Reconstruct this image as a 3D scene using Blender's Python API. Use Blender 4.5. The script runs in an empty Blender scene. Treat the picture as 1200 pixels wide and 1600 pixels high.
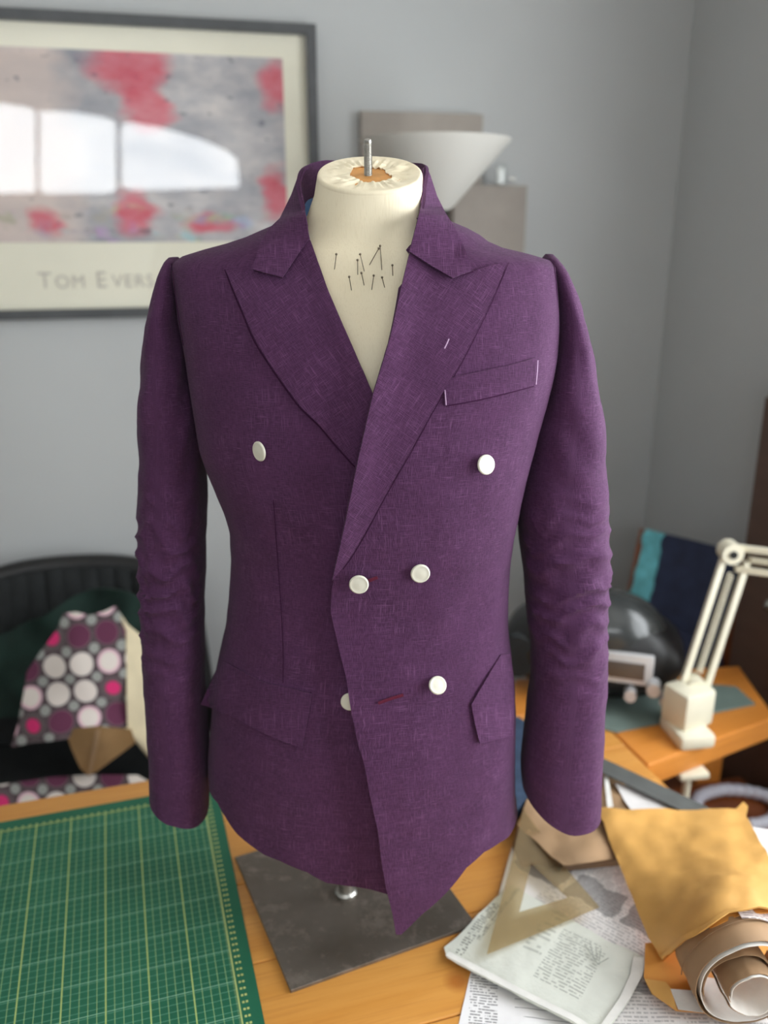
import bpy, bmesh, math, random
import numpy as np
from mathutils import Vector, Matrix, noise
from mathutils.geometry import delaunay_2d_cdt

random.seed(7)
scene = bpy.context.scene
COL = scene.collection
R = math.radians

# ------------------------------------------------------------------ camera
F_PX, PITCH, TABLE_Z, CAM_H = 1360.0, R(18.1445), 0.75, 0.8695
CAMZ = TABLE_Z + CAM_H
cam_data = bpy.data.cameras.new('camera')
cam_data.sensor_fit = 'HORIZONTAL'
cam_data.sensor_width = 27.0
cam_data.lens = F_PX / 1200.0 * 27.0
cam_data.clip_start = 0.02
cam_data.dof.use_dof = True
cam_data.dof.focus_distance = 0.875
cam_data.dof.aperture_fstop = 2.7
cam = bpy.data.objects.new('camera', cam_data)
COL.objects.link(cam)
cam.location = (0, 0, CAMZ)
cam.rotation_euler = (math.pi / 2 - PITCH, 0, 0)
scene.camera = cam

# ------------------------------------------------------------------ sky, exposure
world = bpy.data.worlds.new('overcast_sky')
scene.world = world
world.use_nodes = True
wn = world.node_tree
wn.nodes['Background'].inputs[0].default_value = (0.93, 0.97, 1.0, 1)
wn.nodes['Background'].inputs[1].default_value = 17.0
scene.view_settings.view_transform = 'Standard'
scene.view_settings.look = 'None'
scene.view_settings.gamma = 1.0
scene.view_settings.use_curve_mapping = False
scene.view_settings.exposure = -0.85
scene.cycles.use_denoising = True
scene.cycles.max_bounces = 10
scene.cycles.diffuse_bounces = 6
scene.cycles.transparent_max_bounces = 12
scene.cycles.caustics_reflective = False
scene.cycles.caustics_refractive = False

# ------------------------------------------------------------------ projection helpers
SP, CP = math.sin(PITCH), math.cos(PITCH)


def rays(u, v):
    """directions of photo pixels, scaled to unit depth along the optical axis"""
    u = np.asarray(u, float)
    v = np.asarray(v, float)
    a = (u - 600) / F_PX
    b = (800 - v) / F_PX
    return np.stack([a + 0 * b, CP + b * SP + 0 * a, b * CP - SP + 0 * a], -1)


def at_y(u, v, y):
    d = rays(u, v)
    p = d * (np.asarray(y, float) / d[..., 1])[..., None]
    p[..., 2] += CAMZ
    return p


def at_z(u, v, z):
    d = rays(u, v)
    p = d * ((np.asarray(z, float) - CAMZ) / d[..., 2])[..., None]
    p[..., 2] += CAMZ
    return p


def at_plane(u, v, p0, n):
    d = rays(u, v)
    t = ((Vector(p0) - Vector((0, 0, CAMZ))).dot(Vector(n))) / (d @ np.array(n))
    p = d * np.asarray(t)[..., None]
    p[..., 2] += CAMZ
    return p


def to_px(P):
    P = np.asarray(P, float)
    x, y, z = P[..., 0], P[..., 1], P[..., 2] - CAMZ
    dep = y * CP - z * SP
    up = y * SP + z * CP
    return np.stack([600 + F_PX * x / dep, 800 - F_PX * up / dep], -1)


def V3(p):
    return Vector((float(p[0]), float(p[1]), float(p[2])))


# ------------------------------------------------------------------ object helpers
def tag(o, label=None, cat=None, group=None, kind=None):
    if label:
        o['label'] = label
    if cat:
        o['category'] = cat
    if group:
        o['group'] = group
    if kind:
        o['kind'] = kind
    return o


def empty(name, loc, label, cat, group=None):
    o = bpy.data.objects.new(name, None)
    o.location = loc
    o.empty_display_size = 0.05
    COL.objects.link(o)
    return tag(o, label, cat, group)


def mk(name, verts, faces, mat, parent=None, uvs=None, smooth=True, solid=0.0, solid_off=-1.0, bevel=0.0, sub=0):
    me = bpy.data.meshes.new(name)
    me.from_pydata([tuple(map(float, p)) for p in verts], [], [tuple(map(int, f)) for f in faces])
    if uvs is not None:
        lay = me.uv_layers.new(name='UVMap')
        idx = np.empty(len(me.loops), dtype=np.int32)
        me.loops.foreach_get('vertex_index', idx)
        arr = np.asarray(uvs, dtype=np.float32)[idx]
        lay.data.foreach_set('uv', arr.ravel())
    if smooth:
        me.polygons.foreach_set('use_smooth', [True] * len(me.polygons))
    if mat:
        me.materials.append(mat)
    me.update()
    o = bpy.data.objects.new(name, me)
    COL.objects.link(o)
    put(o, parent)
    if sub:
        m = o.modifiers.new('subdivision', 'SUBSURF')
        m.levels = m.render_levels = sub
    if solid:
        m = o.modifiers.new('thickness', 'SOLIDIFY')
        m.thickness = solid
        m.offset = solid_off
        if smooth:
            m = o.modifiers.new('crisp_rim', 'EDGE_SPLIT')
            m.split_angle = R(55)
    if bevel:
        m = o.modifiers.new('bevel', 'BEVEL')
        m.width = bevel
        m.segments = 2
        m.limit_method = 'ANGLE'
    return o


def put(o, parent):
    if parent is not None:
        o.parent = parent
        if parent.type == 'EMPTY':
            o.matrix_parent_inverse = Matrix.Translation(-Vector(parent.location))


class G:
    """collects primitives into one bmesh"""

    def __init__(self):
        self.bm = bmesh.new()

    def _xf(self, vs, M):
        if M is not None:
            bmesh.ops.transform(self.bm, matrix=M, verts=vs)

    def box(self, c, s, M=None, bevel=0.0, seg=2):
        r = bmesh.ops.create_cube(self.bm, size=1.0)
        vs = r['verts']
        for p in vs:
            p.co = Vector((p.co.x * s[0] + c[0], p.co.y * s[1] + c[1], p.co.z * s[2] + c[2]))
        if bevel:
            es = list({e for p in vs for e in p.link_edges})
            rb = bmesh.ops.bevel(self.bm, geom=es, offset=bevel, segments=seg, affect='EDGES', profile=0.5)
            vs = list({p for f in rb['faces'] for p in f.verts} | {p for p in vs if p.is_valid})
            isl = set(vs)
            st = list(vs)
            while st:
                q = st.pop()
                for e in q.link_edges:
                    w = e.other_vert(q)
                    if w not in isl:
                        isl.add(w)
                        st.append(w)
            vs = list(isl)
        self._xf(vs, M)
        return self

    def loft(self, rings, caps=True, closed=True):
        L = []
        for rg in rings:
            L.append([self.bm.verts.new(V3(p)) for p in rg])
        n = len(L[0])
        for a, b in zip(L, L[1:]):
            for i in range(n if closed else n - 1):
                j = (i + 1) % n
                self.bm.faces.new((a[i], a[j], b[j], b[i]))
        if caps and closed:
            self.bm.faces.new(L[0][::-1])
            self.bm.faces.new(L[-1])
        return self

    def tube(self, path, r, seg=10, caps=True):
        path = [V3(p) for p in path]
        rr = r if isinstance(r, (list, tuple)) else [r] * len(path)
        rings = []
        t0 = (path[1] - path[0]).normalized()
        up = Vector((0, 0, 1)) if abs(t0.z) < 0.9 else Vector((1, 0, 0))
        nx = t0.cross(up).normalized()
        for i, p in enumerate(path):
            t = (path[min(i + 1, len(path) - 1)] - path[max(i - 1, 0)]).normalized()
            nx = (nx - t * nx.dot(t)).normalized()
            ny = t.cross(nx)
            rings.append([p + (nx * math.cos(2 * math.pi * k / seg) + ny * math.sin(2 * math.pi * k / seg)) * rr[i] for k in range(seg)])
        return self.loft(rings, caps)

    def cyl(self, p0, p1, r0, r1=None, seg=24):
        return self.tube([p0, p1], [r0, r0 if r1 is None else r1], seg)

    def lathe(self, prof, M=None, seg=32, caps=True):
        """prof: (radius, height) list about local z"""
        rings = []
        for r, z in prof:
            rings.append([Vector((r * math.cos(2 * math.pi * k / seg), r * math.sin(2 * math.pi * k / seg), z)) for k in range(seg)])
        if M is not None:
            rings = [[M @ p for p in rg] for rg in rings]
        return self.loft(rings, caps)

    def prism(self, poly, z0, z1):
        return self.loft([[(p[0], p[1], z0) for p in poly], [(p[0], p[1], z1) for p in poly]])

    def ell(self, c, s, M=None, u=20, v=12):
        r = bmesh.ops.create_uvsphere(self.bm, u_segments=u, v_segments=v, radius=1)
        for p in r['verts']:
            p.co = Vector((p.co.x * s[0] + c[0], p.co.y * s[1] + c[1], p.co.z * s[2] + c[2]))
        self._xf(r['verts'], M)
        return self

    def build(self, name, mat, parent=None, smooth=True, M=None, bevel=0.0, solid=0.0):
        if M is not None:
            bmesh.ops.transform(self.bm, matrix=M, verts=self.bm.verts)
        bmesh.ops.recalc_face_normals(self.bm, faces=self.bm.faces)
        me = bpy.data.meshes.new(name)
        self.bm.to_mesh(me)
        self.bm.free()
        if mat:
            me.materials.append(mat)
        if smooth:
            me.polygons.foreach_set('use_smooth', [True] * len(me.polygons))
            try:
                me.set_sharp_from_angle(angle=R(38))
            except Exception:
                pass
        o = bpy.data.objects.new(name, me)
        COL.objects.link(o)
        put(o, parent)
        if bevel:
            m = o.modifiers.new('bevel', 'BEVEL')
            m.width = bevel
            m.segments = 2
            m.limit_method = 'ANGLE'
        if solid:
            m = o.modifiers.new('thickness', 'SOLIDIFY')
            m.thickness = solid
        return o


def resample(poly, step, closed=True):
    pts = [np.array(p, float) for p in poly]
    if closed:
        pts = pts + [pts[0]]
    out = []
    for a, b in zip(pts, pts[1:]):
        n = max(1, int(math.ceil(np.linalg.norm(b - a) / step)))
        for k in range(n):
            out.append(a + (b - a) * k / n)
    if not closed:
        out.append(pts[-1])
    return out


def smooth_poly(pts, step):
    """Catmull-Rom through open polyline"""
    P = [np.array(p, float) for p in pts]
    P = [2 * P[0] - P[1]] + P + [2 * P[-1] - P[-2]]
    out = []
    for i in range(1, len(P) - 2):
        n = max(1, int(math.ceil(np.linalg.norm(P[i + 1] - P[i]) / step)))
        for k in range(n):
            t = k / n
            out.append(0.5 * (2 * P[i] + (P[i + 1] - P[i - 1]) * t + (2 * P[i - 1] - 5 * P[i] + 4 * P[i + 1] - P[i + 2]) * t * t
                              + (3 * P[i] - P[i - 1] - 3 * P[i + 1] + P[i + 2]) * t ** 3))
    out.append(P[-2])
    return out


def inside(poly, x, y):
    poly = np.asarray(poly)
    x0, y0 = poly[:, 0], poly[:, 1]
    x1, y1 = np.roll(x0, -1), np.roll(y0, -1)
    c = np.zeros(np.shape(x), bool)
    for a, b, p, q in zip(x0, y0, x1, y1):
        if b == q:
            continue
        cond = ((b > y) != (q > y)) & (x < (p - a) * (y - b) / (q - b) + a)
        c ^= cond
    return c


def seg_dist(line, x, y):
    line = np.asarray(line, float)
    best = np.full(np.shape(x), 1e9)
    for a, b in zip(line, line[1:]):
        d = b - a
        L = max(d @ d, 1e-12)
        t = np.clip(((x - a[0]) * d[0] + (y - a[1]) * d[1]) / L, 0, 1)
        best = np.minimum(best, np.hypot(x - a[0] - t * d[0], y - a[1] - t * d[1]))
    return best


def cdt(poly, step, holes=(), extra=()):
    """fill a 2-D outline with a fine triangle grid; returns (N,2) points and triangles"""
    loops = [resample(poly, step)] + [resample(h, step) for h in holes]
    pts, edges = [], []
    for L in loops:
        k = len(pts)
        pts += L
        edges += [(k + i, k + (i + 1) % len(L)) for i in range(len(L))]
    A = np.array(poly, float)
    mn, mx = A.min(0), A.max(0)
    gx, gy = np.meshgrid(np.arange(mn[0] + step * .4, mx[0], step), np.arange(mn[1] + step * .4, mx[1], step * .87))
    gx = gx + (np.arange(gx.shape[0]) % 2)[:, None] * step * .5
    gx, gy = gx.ravel(), gy.ravel()
    keep = inside(A, gx, gy)
    for h in holes:
        keep &= ~inside(np.array(h, float), gx, gy)
    for L in [list(poly) + [poly[0]]] + [list(h) + [h[0]] for h in holes]:
        keep &= seg_dist(L, gx, gy) > step * .45
    allp = [Vector((float(p[0]), float(p[1]))) for p in pts] + [Vector((float(a), float(b))) for a, b in zip(gx[keep], gy[keep])]
    allp += [Vector((float(p[0]), float(p[1]))) for p in extra]
    vs, es, fs, _, _, _ = delaunay_2d_cdt(allp, edges, [], 1, 1e-7)
    V = np.array([(p.x, p.y) for p in vs])
    T = []
    for f in fs:
        c = V[list(f)].mean(0)
        if inside(A, c[0], c[1]) and not any(inside(np.array(h, float), c[0], c[1]) for h in holes):
            T.append(tuple(f))
    return V, T


def rbf(ctrl, vals):
    """thin plate interpolation of values over 2-D points"""
    C = np.asarray(ctrl, float) / 100.0
    w = np.asarray(vals, float)
    n = len(C)

    def k(r2):
        return 0.5 * r2 * np.log(r2 + 1e-12)
    r2 = ((C[:, None] - C[None]) ** 2).sum(-1)
    A = np.zeros((n + 3, n + 3))
    A[:n, :n] = k(r2) + np.eye(n) * 1e-6
    A[:n, n] = 1
    A[:n, n + 1:] = C
    A[n, :n] = 1
    A[n + 1:, :n] = C.T
    sol = np.linalg.solve(A, np.concatenate([w, np.zeros(3)]))

    def f(x, y):
        q = np.stack([np.asarray(x, float), np.asarray(y, float)], -1) / 100.0
        d = ((q[..., None, :] - C) ** 2).sum(-1)
        return k(d) @ sol[:n] + sol[n] + q @ sol[n + 1:]
    return f


def nz(p, s=1.0, seed=0.0):
    return noise.noise(Vector((float(p[0]) * s + seed, float(p[1]) * s + seed * 1.7, float(p[2]) * s - seed)))


# ------------------------------------------------------------------ materials
def srgb(r, g, b):
    def f(c):
        c /= 255.0
        return c / 12.92 if c <= 0.04045 else ((c + 0.055) / 1.055) ** 2.4
    return (f(r), f(g), f(b), 1.0)


class M:
    """small node-graph helper"""

    def __init__(self, name):
        self.m = bpy.data.materials.new(name)
        self.m.use_nodes = True
        self.t = self.m.node_tree
        self.b = self.t.nodes['Principled BSDF']
        self.out = self.t.nodes['Material Output']

    def n(self, typ, **kw):
        nd = self.t.nodes.new(typ)
        for k, v in kw.items():
            if k in nd.inputs:
                self.set(nd.inputs[k], v)
            else:
                setattr(nd, k, v)
        return nd

    def set(self, sock, v):
        if isinstance(v, bpy.types.NodeSocket):
            self.t.links.new(v, sock)
        else:
            sock.default_value = v

    def math(self, op, a, b=0.0, c=0.0):
        nd = self.t.nodes.new('ShaderNodeMath')
        nd.operation = op
        for i, v in enumerate((a, b, c)):
            self.set(nd.inputs[i], v)
        return nd.outputs[0]

    def mix(self, fac, a, b, typ='MIX'):
        nd = self.t.nodes.new('ShaderNodeMix')
        nd.data_type = 'RGBA'
        nd.blend_type = typ
        self.set(nd.inputs[0], fac)
        self.set(nd.inputs[6], a)
        self.set(nd.inputs[7], b)
        return nd.outputs[2]

    def coord(self, kind='UV', scale=(1, 1, 1), rot=(0, 0, 0), loc=(0, 0, 0)):
        tc = self.t.nodes.new('ShaderNodeTexCoord')
        mp = self.t.nodes.new('ShaderNodeMapping')
        self.t.links.new(tc.outputs[kind], mp.inputs[0])
        mp.inputs['Location'].default_value = loc
        mp.inputs['Rotation'].default_value = rot
        mp.inputs['Scale'].default_value = scale
        return mp.outputs[0]

    def noise(self, vec, scale=1.0, detail=2.0, rough=0.5, out=0):
        nd = self.n('ShaderNodeTexNoise', Scale=scale, Detail=detail, Roughness=rough)
        self.t.links.new(vec, nd.inputs['Vector'])
        return nd.outputs[out]

    def ramp(self, fac, lo, hi, a=0.0, b=1.0):
        nd = self.t.nodes.new('ShaderNodeMapRange')
        nd.clamp = True
        for k, v in zip(('Value', 'From Min', 'From Max', 'To Min', 'To Max'), (fac, lo, hi, a, b)):
            self.set(nd.inputs[k], v)
        return nd.outputs[0]

    def sep(self, vec):
        nd = self.t.nodes.new('ShaderNodeSeparateXYZ')
        self.t.links.new(vec, nd.inputs[0])
        return nd.outputs

    def bump(self, h, strength=0.2, dist=0.001):
        nd = self.n('ShaderNodeBump', Strength=strength, Distance=dist, Height=h)
        self.t.links.new(nd.outputs[0], self.b.inputs['Normal'])

    def col(self, c):
        self.set(self.b.inputs['Base Color'], c)

    def p(self, **kw):
        for k, v in kw.items():
            self.set(self.b.inputs[k.replace('_', ' ')], v)
        return self


def plain(name, rgb, rough=0.6, metal=0.0, spec=0.5, vary=0.08, scale=25.0, bump=0.0, coat=0.0, sheen=0.0, alpha=None):
    m = M(name)
    c = m.coord('Object')
    f = m.noise(c, scale, 3)
    base = srgb(*rgb)
    dark = tuple(x * (1 - vary * 2) for x in base[:3]) + (1,)
    light = tuple(min(1, x * (1 + vary * 2)) for x in base[:3]) + (1,)
    m.col(m.mix(m.ramp(f, 0.3, 0.7), dark, light))
    m.p(Roughness=rough, Metallic=metal, Specular_IOR_Level=spec, Coat_Weight=coat, Sheen_Weight=sheen)
    if bump:
        m.bump(m.noise(c, scale * 6, 3), bump, 0.002)
    return m.m


def linen(name, rot=0.0):
    m = M(name)
    uv = m.coord('UV', rot=(0, 0, rot))
    warp = m.n('ShaderNodeVectorMath', operation='ADD')
    m.t.links.new(uv, warp.inputs[0])
    nw = m.noise(uv, 25, 1, out=1)
    sc = m.n('ShaderNodeVectorMath', operation='SCALE')
    m.t.links.new(nw, sc.inputs[0])
    sc.inputs[3].default_value = 0.0016
    m.t.links.new(sc.outputs[0], warp.inputs[1])

    def st(sx, sy):
        mp = m.t.nodes.new('ShaderNodeMapping')
        m.t.links.new(warp.outputs[0], mp.inputs[0])
        mp.inputs['Scale'].default_value = (sx, sy, 1)
        return mp.outputs[0]
    h = m.noise(st(50, 1350), 1, 1.5)
    v = m.noise(st(1350, 40), 1, 1.5)
    patch = m.noise(uv, 14, 2)
    pm = m.ramp(patch, 0.35, 0.75, 0.25, 1.0)
    slub = m.math('MAXIMUM', m.ramp(h, 0.58, 0.76), m.ramp(v, 0.58, 0.76))
    slub = m.math('MULTIPLY', slub, pm)
    fleck = m.ramp(m.noise(st(420, 420), 1, 1), 0.83, 0.87)
    broad = m.ramp(m.noise(uv, 22, 3), 0.3, 0.7)
    c = m.mix(broad, (0.055, 0.0170, 0.054, 1), (0.071, 0.0220, 0.069, 1))
    thread = m.ramp(m.math('ADD', m.noise(st(160, 1500), 1, 0), m.noise(st(1500, 160), 1, 0)), 0.80, 1.25)
    c = m.mix(m.math('MULTIPLY', thread, 0.45), c, (0.120, 0.044, 0.118, 1))
    c = m.mix(m.math('MULTIPLY', slub, 0.55), c, (0.30, 0.14, 0.30, 1))
    c = m.mix(m.math('MULTIPLY', fleck, 0.5), c, (0.5, 0.35, 0.5, 1))
    m.col(c)
    m.p(Roughness=0.86, Specular_IOR_Level=0.22, Sheen_Weight=0.05, Sheen_Roughness=0.5)
    m.bump(m.math('ADD', thread, m.math('MULTIPLY', m.noise(uv, 120, 3), 1.2)), 0.35, 0.0006)
    return m.m


def wood(name, a, b, dark, rot=0.0, rough=0.38, sc=1.0):
    m = M(name)
    oc = m.coord('Object', rot=(0, 0, rot))
    mp = m.t.nodes.new('ShaderNodeMapping')
    m.t.links.new(oc, mp.inputs[0])
    mp.inputs['Scale'].default_value = (2.2 * sc, 26 * sc, 26 * sc)
    g = m.noise(mp.outputs[0], 1, 5, 0.6)
    mp2 = m.t.nodes.new('ShaderNodeMapping')
    m.t.links.new(oc, mp2.inputs[0])
    mp2.inputs['Scale'].default_value = (9 * sc, 190 * sc, 190 * sc)
    g2 = m.noise(mp2.outputs[0], 1, 2)
    c = m.mix(m.ramp(g, 0.3, 0.7), srgb(*a), srgb(*b))
    c = m.mix(m.ramp(g2, 0.5, 0.8, 0, 0.35), c, srgb(*dark))
    vo = m.n('ShaderNodeTexVoronoi', Scale=4.5)
    m.t.links.new(oc, vo.inputs['Vector'])
    knot = m.ramp(vo.outputs['Distance'], 0.03, 0.09, 0.8, 0.0)
    c = m.mix(knot, c, srgb(*dark))
    m.col(c)
    m.p(Roughness=rough, Specular_IOR_Level=0.5, Coat_Weight=0.15, Coat_Roughness=0.3)
    m.bump(g2, 0.12, 0.0008)
    return m.m


def text_mask(m, uv, rect, pitch, word=120.0, duty=0.5, seed=0.0):
    """rows of small print inside a rectangle of the sheet, in metres"""
    x, y, _ = m.sep(uv)
    u0, u1, v0, v1 = rect
    a = m.math('MULTIPLY', m.math('GREATER_THAN', x, u0), m.math('LESS_THAN', x, u1))
    b = m.math('MULTIPLY', m.math('GREATER_THAN', y, v0), m.math('LESS_THAN', y, v1))
    row = m.math('DIVIDE', y, pitch)
    line = m.math('LESS_THAN', m.math('FRACT', row), duty)
    cmb = m.n('ShaderNodeCombineXYZ')
    m.set(cmb.inputs[0], m.math('MULTIPLY', x, word))
    m.set(cmb.inputs[1], m.math('MULTIPLY', m.math('FLOOR', row), 7.31))
    cmb.inputs[2].default_value = seed
    nd = m.noise(cmb.outputs[0], 1.0, 2)
    w = m.ramp(nd, 0.42, 0.5)
    return m.math('MULTIPLY', m.math('MULTIPLY', a, b), m.math('MULTIPLY', line, w))


def printed(name, paper, ink, rects, rough=0.75, blocks=None, trans=0.0, crinkle=0.25):
    m = M(name)
    uv = m.coord('UV')
    c = m.mix(m.ramp(m.noise(uv, 30, 3), 0.3, 0.7), srgb(*paper), srgb(*[max(0, k - 9) for k in paper]))
    if blocks:
        br = m.n('ShaderNodeTexBrick', Scale=1.0)
        br.offset = 0.37
        mp = m.t.nodes.new('ShaderNodeMapping')
        m.t.links.new(uv, mp.inputs[0])
        mp.inputs['Scale'].default_value = (1, 1, 1)
        wv = m.n('ShaderNodeVectorMath', operation='ADD')
        s2 = m.n('ShaderNodeVectorMath', operation='SCALE')
        m.t.links.new(m.noise(uv, 28, 3, out=1), s2.inputs[0])
        s2.inputs[3].default_value = 0.03
        m.t.links.new(mp.outputs[0], wv.inputs[0])
        m.t.links.new(s2.outputs[0], wv.inputs[1])
        m.t.links.new(wv.outputs[0], br.inputs['Vector'])
        br.inputs['Brick Width'].default_value = blocks[0]
        br.inputs['Row Height'].default_value = blocks[1]
        br.inputs['Mortar Size'].default_value = 0.006
        br.inputs['Mortar Smooth'].default_value = 0.1
        br.inputs['Color1'].default_value = (0, 0, 0, 1)
        br.inputs['Color2'].default_value = (1, 1, 1, 1)
        br.inputs['Mortar'].default_value = (0, 0, 0, 1)
        fac = m.ramp(br.outputs['Color'], 0.55, 0.62)
        c = m.mix(m.math('MULTIPLY', fac, 0.62), c, srgb(95, 92, 92))
    for r in rects:
        c = m.mix(m.math('MULTIPLY', text_mask(m, uv, *r[:5]), r[5] if len(r) > 5 else 0.8), c, srgb(*ink))
    m.col(c)
    m.p(Roughness=rough, Specular_IOR_Level=0.4)
    m.bump(m.noise(uv, 45, 3, 0.6), crinkle, 0.004)
    return m.m


def schlick(m, ior):
    f0 = ((ior - 1) / (ior + 1)) ** 2
    lw = m.n('ShaderNodeLayerWeight', Blend=0.5)
    return m.math('MULTIPLY_ADD', m.math('POWER', lw.outputs['Facing'], 5.0), 1 - f0, f0)


def glassy(name, tint=(1, 1, 1), ior=1.45, rough=0.0, opacity=0.0):
    """thin clear sheet: fresnel reflection over a see-through body"""
    m = M(name)
    m.t.nodes.remove(m.b)
    tr = m.n('ShaderNodeBsdfTransparent', Color=(*tint, 1))
    gl = m.n('ShaderNodeBsdfGlossy', Roughness=rough)
    mx = m.n('ShaderNodeMixShader')
    m.t.links.new(schlick(m, ior), mx.inputs[0])
    m.t.links.new(tr.outputs[0], mx.inputs[1])
    m.t.links.new(gl.outputs[0], mx.inputs[2])
    m.t.links.new(mx.outputs[0], m.out.inputs[0])
    return m.m


MT = {}
MT['wall'] = plain('grey_wall_paint', (188, 190, 190), 0.75, spec=0.3, vary=0.012, scale=3, bump=0.05)
MT['ceiling'] = plain('white_ceiling_paint', (240, 238, 232), 0.85, vary=0.01, scale=3)
MT['floor'] = wood('dark_floor_boards', (96, 70, 48), (120, 88, 60), (60, 40, 26), 0.24, 0.5)
MT['frame_white'] = plain('white_window_paint', (235, 235, 232), 0.4, vary=0.01)
MT['pine'] = wood('orange_pine', (206, 140, 62), (224, 162, 84), (170, 98, 36), -R(17))
MT['pine2'] = wood('orange_pine_desk', (206, 128, 50), (222, 146, 66), (165, 88, 30), -R(27))
MT['linen'] = linen('purple_linen')
MT['linen_bias'] = linen('purple_linen_bias', 0.6)
MT['linen_bias2'] = linen('purple_linen_bias_mirrored', -0.6)
MT['seam'] = plain('dark_purple_thread_and_shade', (58, 28, 56), 0.9, vary=0.05, spec=0.1)  # seam thread, also the painted shade lines along the lapel edges
MT['thread'] = plain('pale_mauve_thread', (190, 160, 190), 0.9, vary=0.05, spec=0.1)
MT['hole'] = plain('wine_buttonhole_thread', (92, 22, 48), 0.7, vary=0.15, scale=900, spec=0.3)
MT['lining'] = plain('light_blue_lining', (128, 168, 222), 0.5, vary=0.05)
MT['button'] = plain('cream_button', (228, 225, 208), 0.32, vary=0.015, scale=60, coat=0.3)
MT['calico'] = None
MT['steel'] = plain('scuffed_dark_steel', (98, 92, 86), 0.42, metal=0.85, vary=0.2, scale=9, bump=0.06)
MT['bright_steel'] = plain('bright_zinc_steel', (190, 188, 182), 0.35, metal=1.0, vary=0.1, scale=80)
MT['orange_wood'] = plain('orange_plywood', (222, 160, 92), 0.6, vary=0.08, scale=60)
MT['black'] = plain('black_plastic', (26, 26, 27), 0.42, vary=0.1)
MT['black_cloth'] = plain('black_upholstery', (30, 33, 34), 0.85, vary=0.15, bump=0.2)
MT['chrome'] = plain('chrome_trim', (225, 225, 225), 0.18, metal=1.0, vary=0.03)
MT['lid'] = plain('glossy_charcoal_plastic', (52, 55, 55), 0.25, vary=0.05, coat=0.4)
MT['silver'] = plain('silver_plastic', (205, 205, 206), 0.22, metal=0.15, vary=0.03, coat=0.5)
MT['display'] = plain('smoky_display', (92, 82, 74), 0.2, vary=0.03)
MT['pale_print'] = plain('pale_grey_print', (150, 154, 146), 0.6, vary=0.02)
MT['frame'] = plain('charcoal_picture_frame', (74, 76, 78), 0.45, vary=0.06)
MT['cream_paint'] = plain('cream_enamel', (226, 220, 198), 0.4, vary=0.02, coat=0.2)
MT['kraft'] = plain('brown_kraft_paper', (154, 124, 92), 0.75, vary=0.08, scale=14, bump=0.12)
MT['kraft_dark'] = plain('dark_kraft_paper', (126, 98, 70), 0.75, vary=0.08, scale=14, bump=0.12)
MT['manila'] = plain('mustard_padded_paper', (216, 164, 88), 0.6, vary=0.05, scale=12, bump=0.12)
MT['manila2'] = plain('orange_padded_paper', (216, 148, 66), 0.6, vary=0.05, scale=12, bump=0.12)
MT['white_paper'] = plain('white_tissue_paper', (226, 224, 218), 0.6, vary=0.04, scale=30, bump=0.2)
MT['denim'] = plain('blue_denim', (50, 68, 92), 0.9, vary=0.15, scale=60, bump=0.25)
MT['navy'] = plain('navy_cloth', (46, 54, 80), 0.85, vary=0.1, scale=30, bump=0.15)
MT['turquoise'] = plain('turquoise_print', (112, 196, 206), 0.8, vary=0.12, scale=40)
MT['brown_wood'] = wood('brown_varnished_wood', (118, 62, 30), (140, 78, 40), (80, 38, 18), 1.2, 0.4)
MT['teal'] = plain('grey_teal_mat', (112, 128, 122), 0.6, vary=0.04)
MT['taupe'] = plain('taupe_linen_canvas', (160, 152, 144), 0.8, vary=0.05, scale=12, bump=0.15)
MT['green_cloth'] = plain('dark_green_cloth', (18, 42, 35), 0.9, vary=0.15, scale=20, bump=0.2)
MT['cream_cloth'] = plain('cream_cotton_cloth', (226, 212, 178), 0.8, vary=0.04, scale=20, bump=0.1)
MT['bag'] = plain('brown_paper_bag', (140, 108, 68), 0.75, vary=0.08, scale=14, bump=0.12)
MT['rubber'] = plain('dark_grey_rubber', (88, 90, 88), 0.6, vary=0.08)
MT['cable'] = plain('bluish_white_plastic', (206, 208, 220), 0.4, vary=0.03)
MT['pin'] = plain('steel_pin', (120, 108, 92), 0.35, metal=0.8, vary=0.05)
MT['glass'] = glassy('picture_glass', ior=1.85)
MT['clear'] = glassy('clear_plastic', (0.93, 0.95, 0.95), ior=1.5, rough=0.05)

m = M('cream_calico')
c = m.coord('Object')
f = m.noise(c, 9, 4)
mp = m.t.nodes.new('ShaderNodeMapping')
m.t.links.new(c, mp.inputs[0])
mp.inputs['Scale'].default_value = (900, 900, 60)
w1 = m.noise(mp.outputs[0], 1, 1)
cc = m.mix(m.ramp(f, 0.35, 0.75), srgb(246, 235, 208), srgb(238, 224, 192))
cc = m.mix(m.ramp(w1, 0.55, 0.8, 0, 0.25), cc, srgb(214, 198, 164))
m.col(cc)
m.p(Roughness=0.85, Specular_IOR_Level=0.2)
m.bump(m.math('ADD', w1, m.noise(c, 60, 3)), 0.15, 0.0008)
MT['calico'] = m.m

m = M('frosted_lamp_shade')
m.col(srgb(206, 204, 197))
m.p(Roughness=0.5, Transmission_Weight=0.0, Subsurface_Weight=0.0)
MT['frosted'] = m.m

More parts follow.
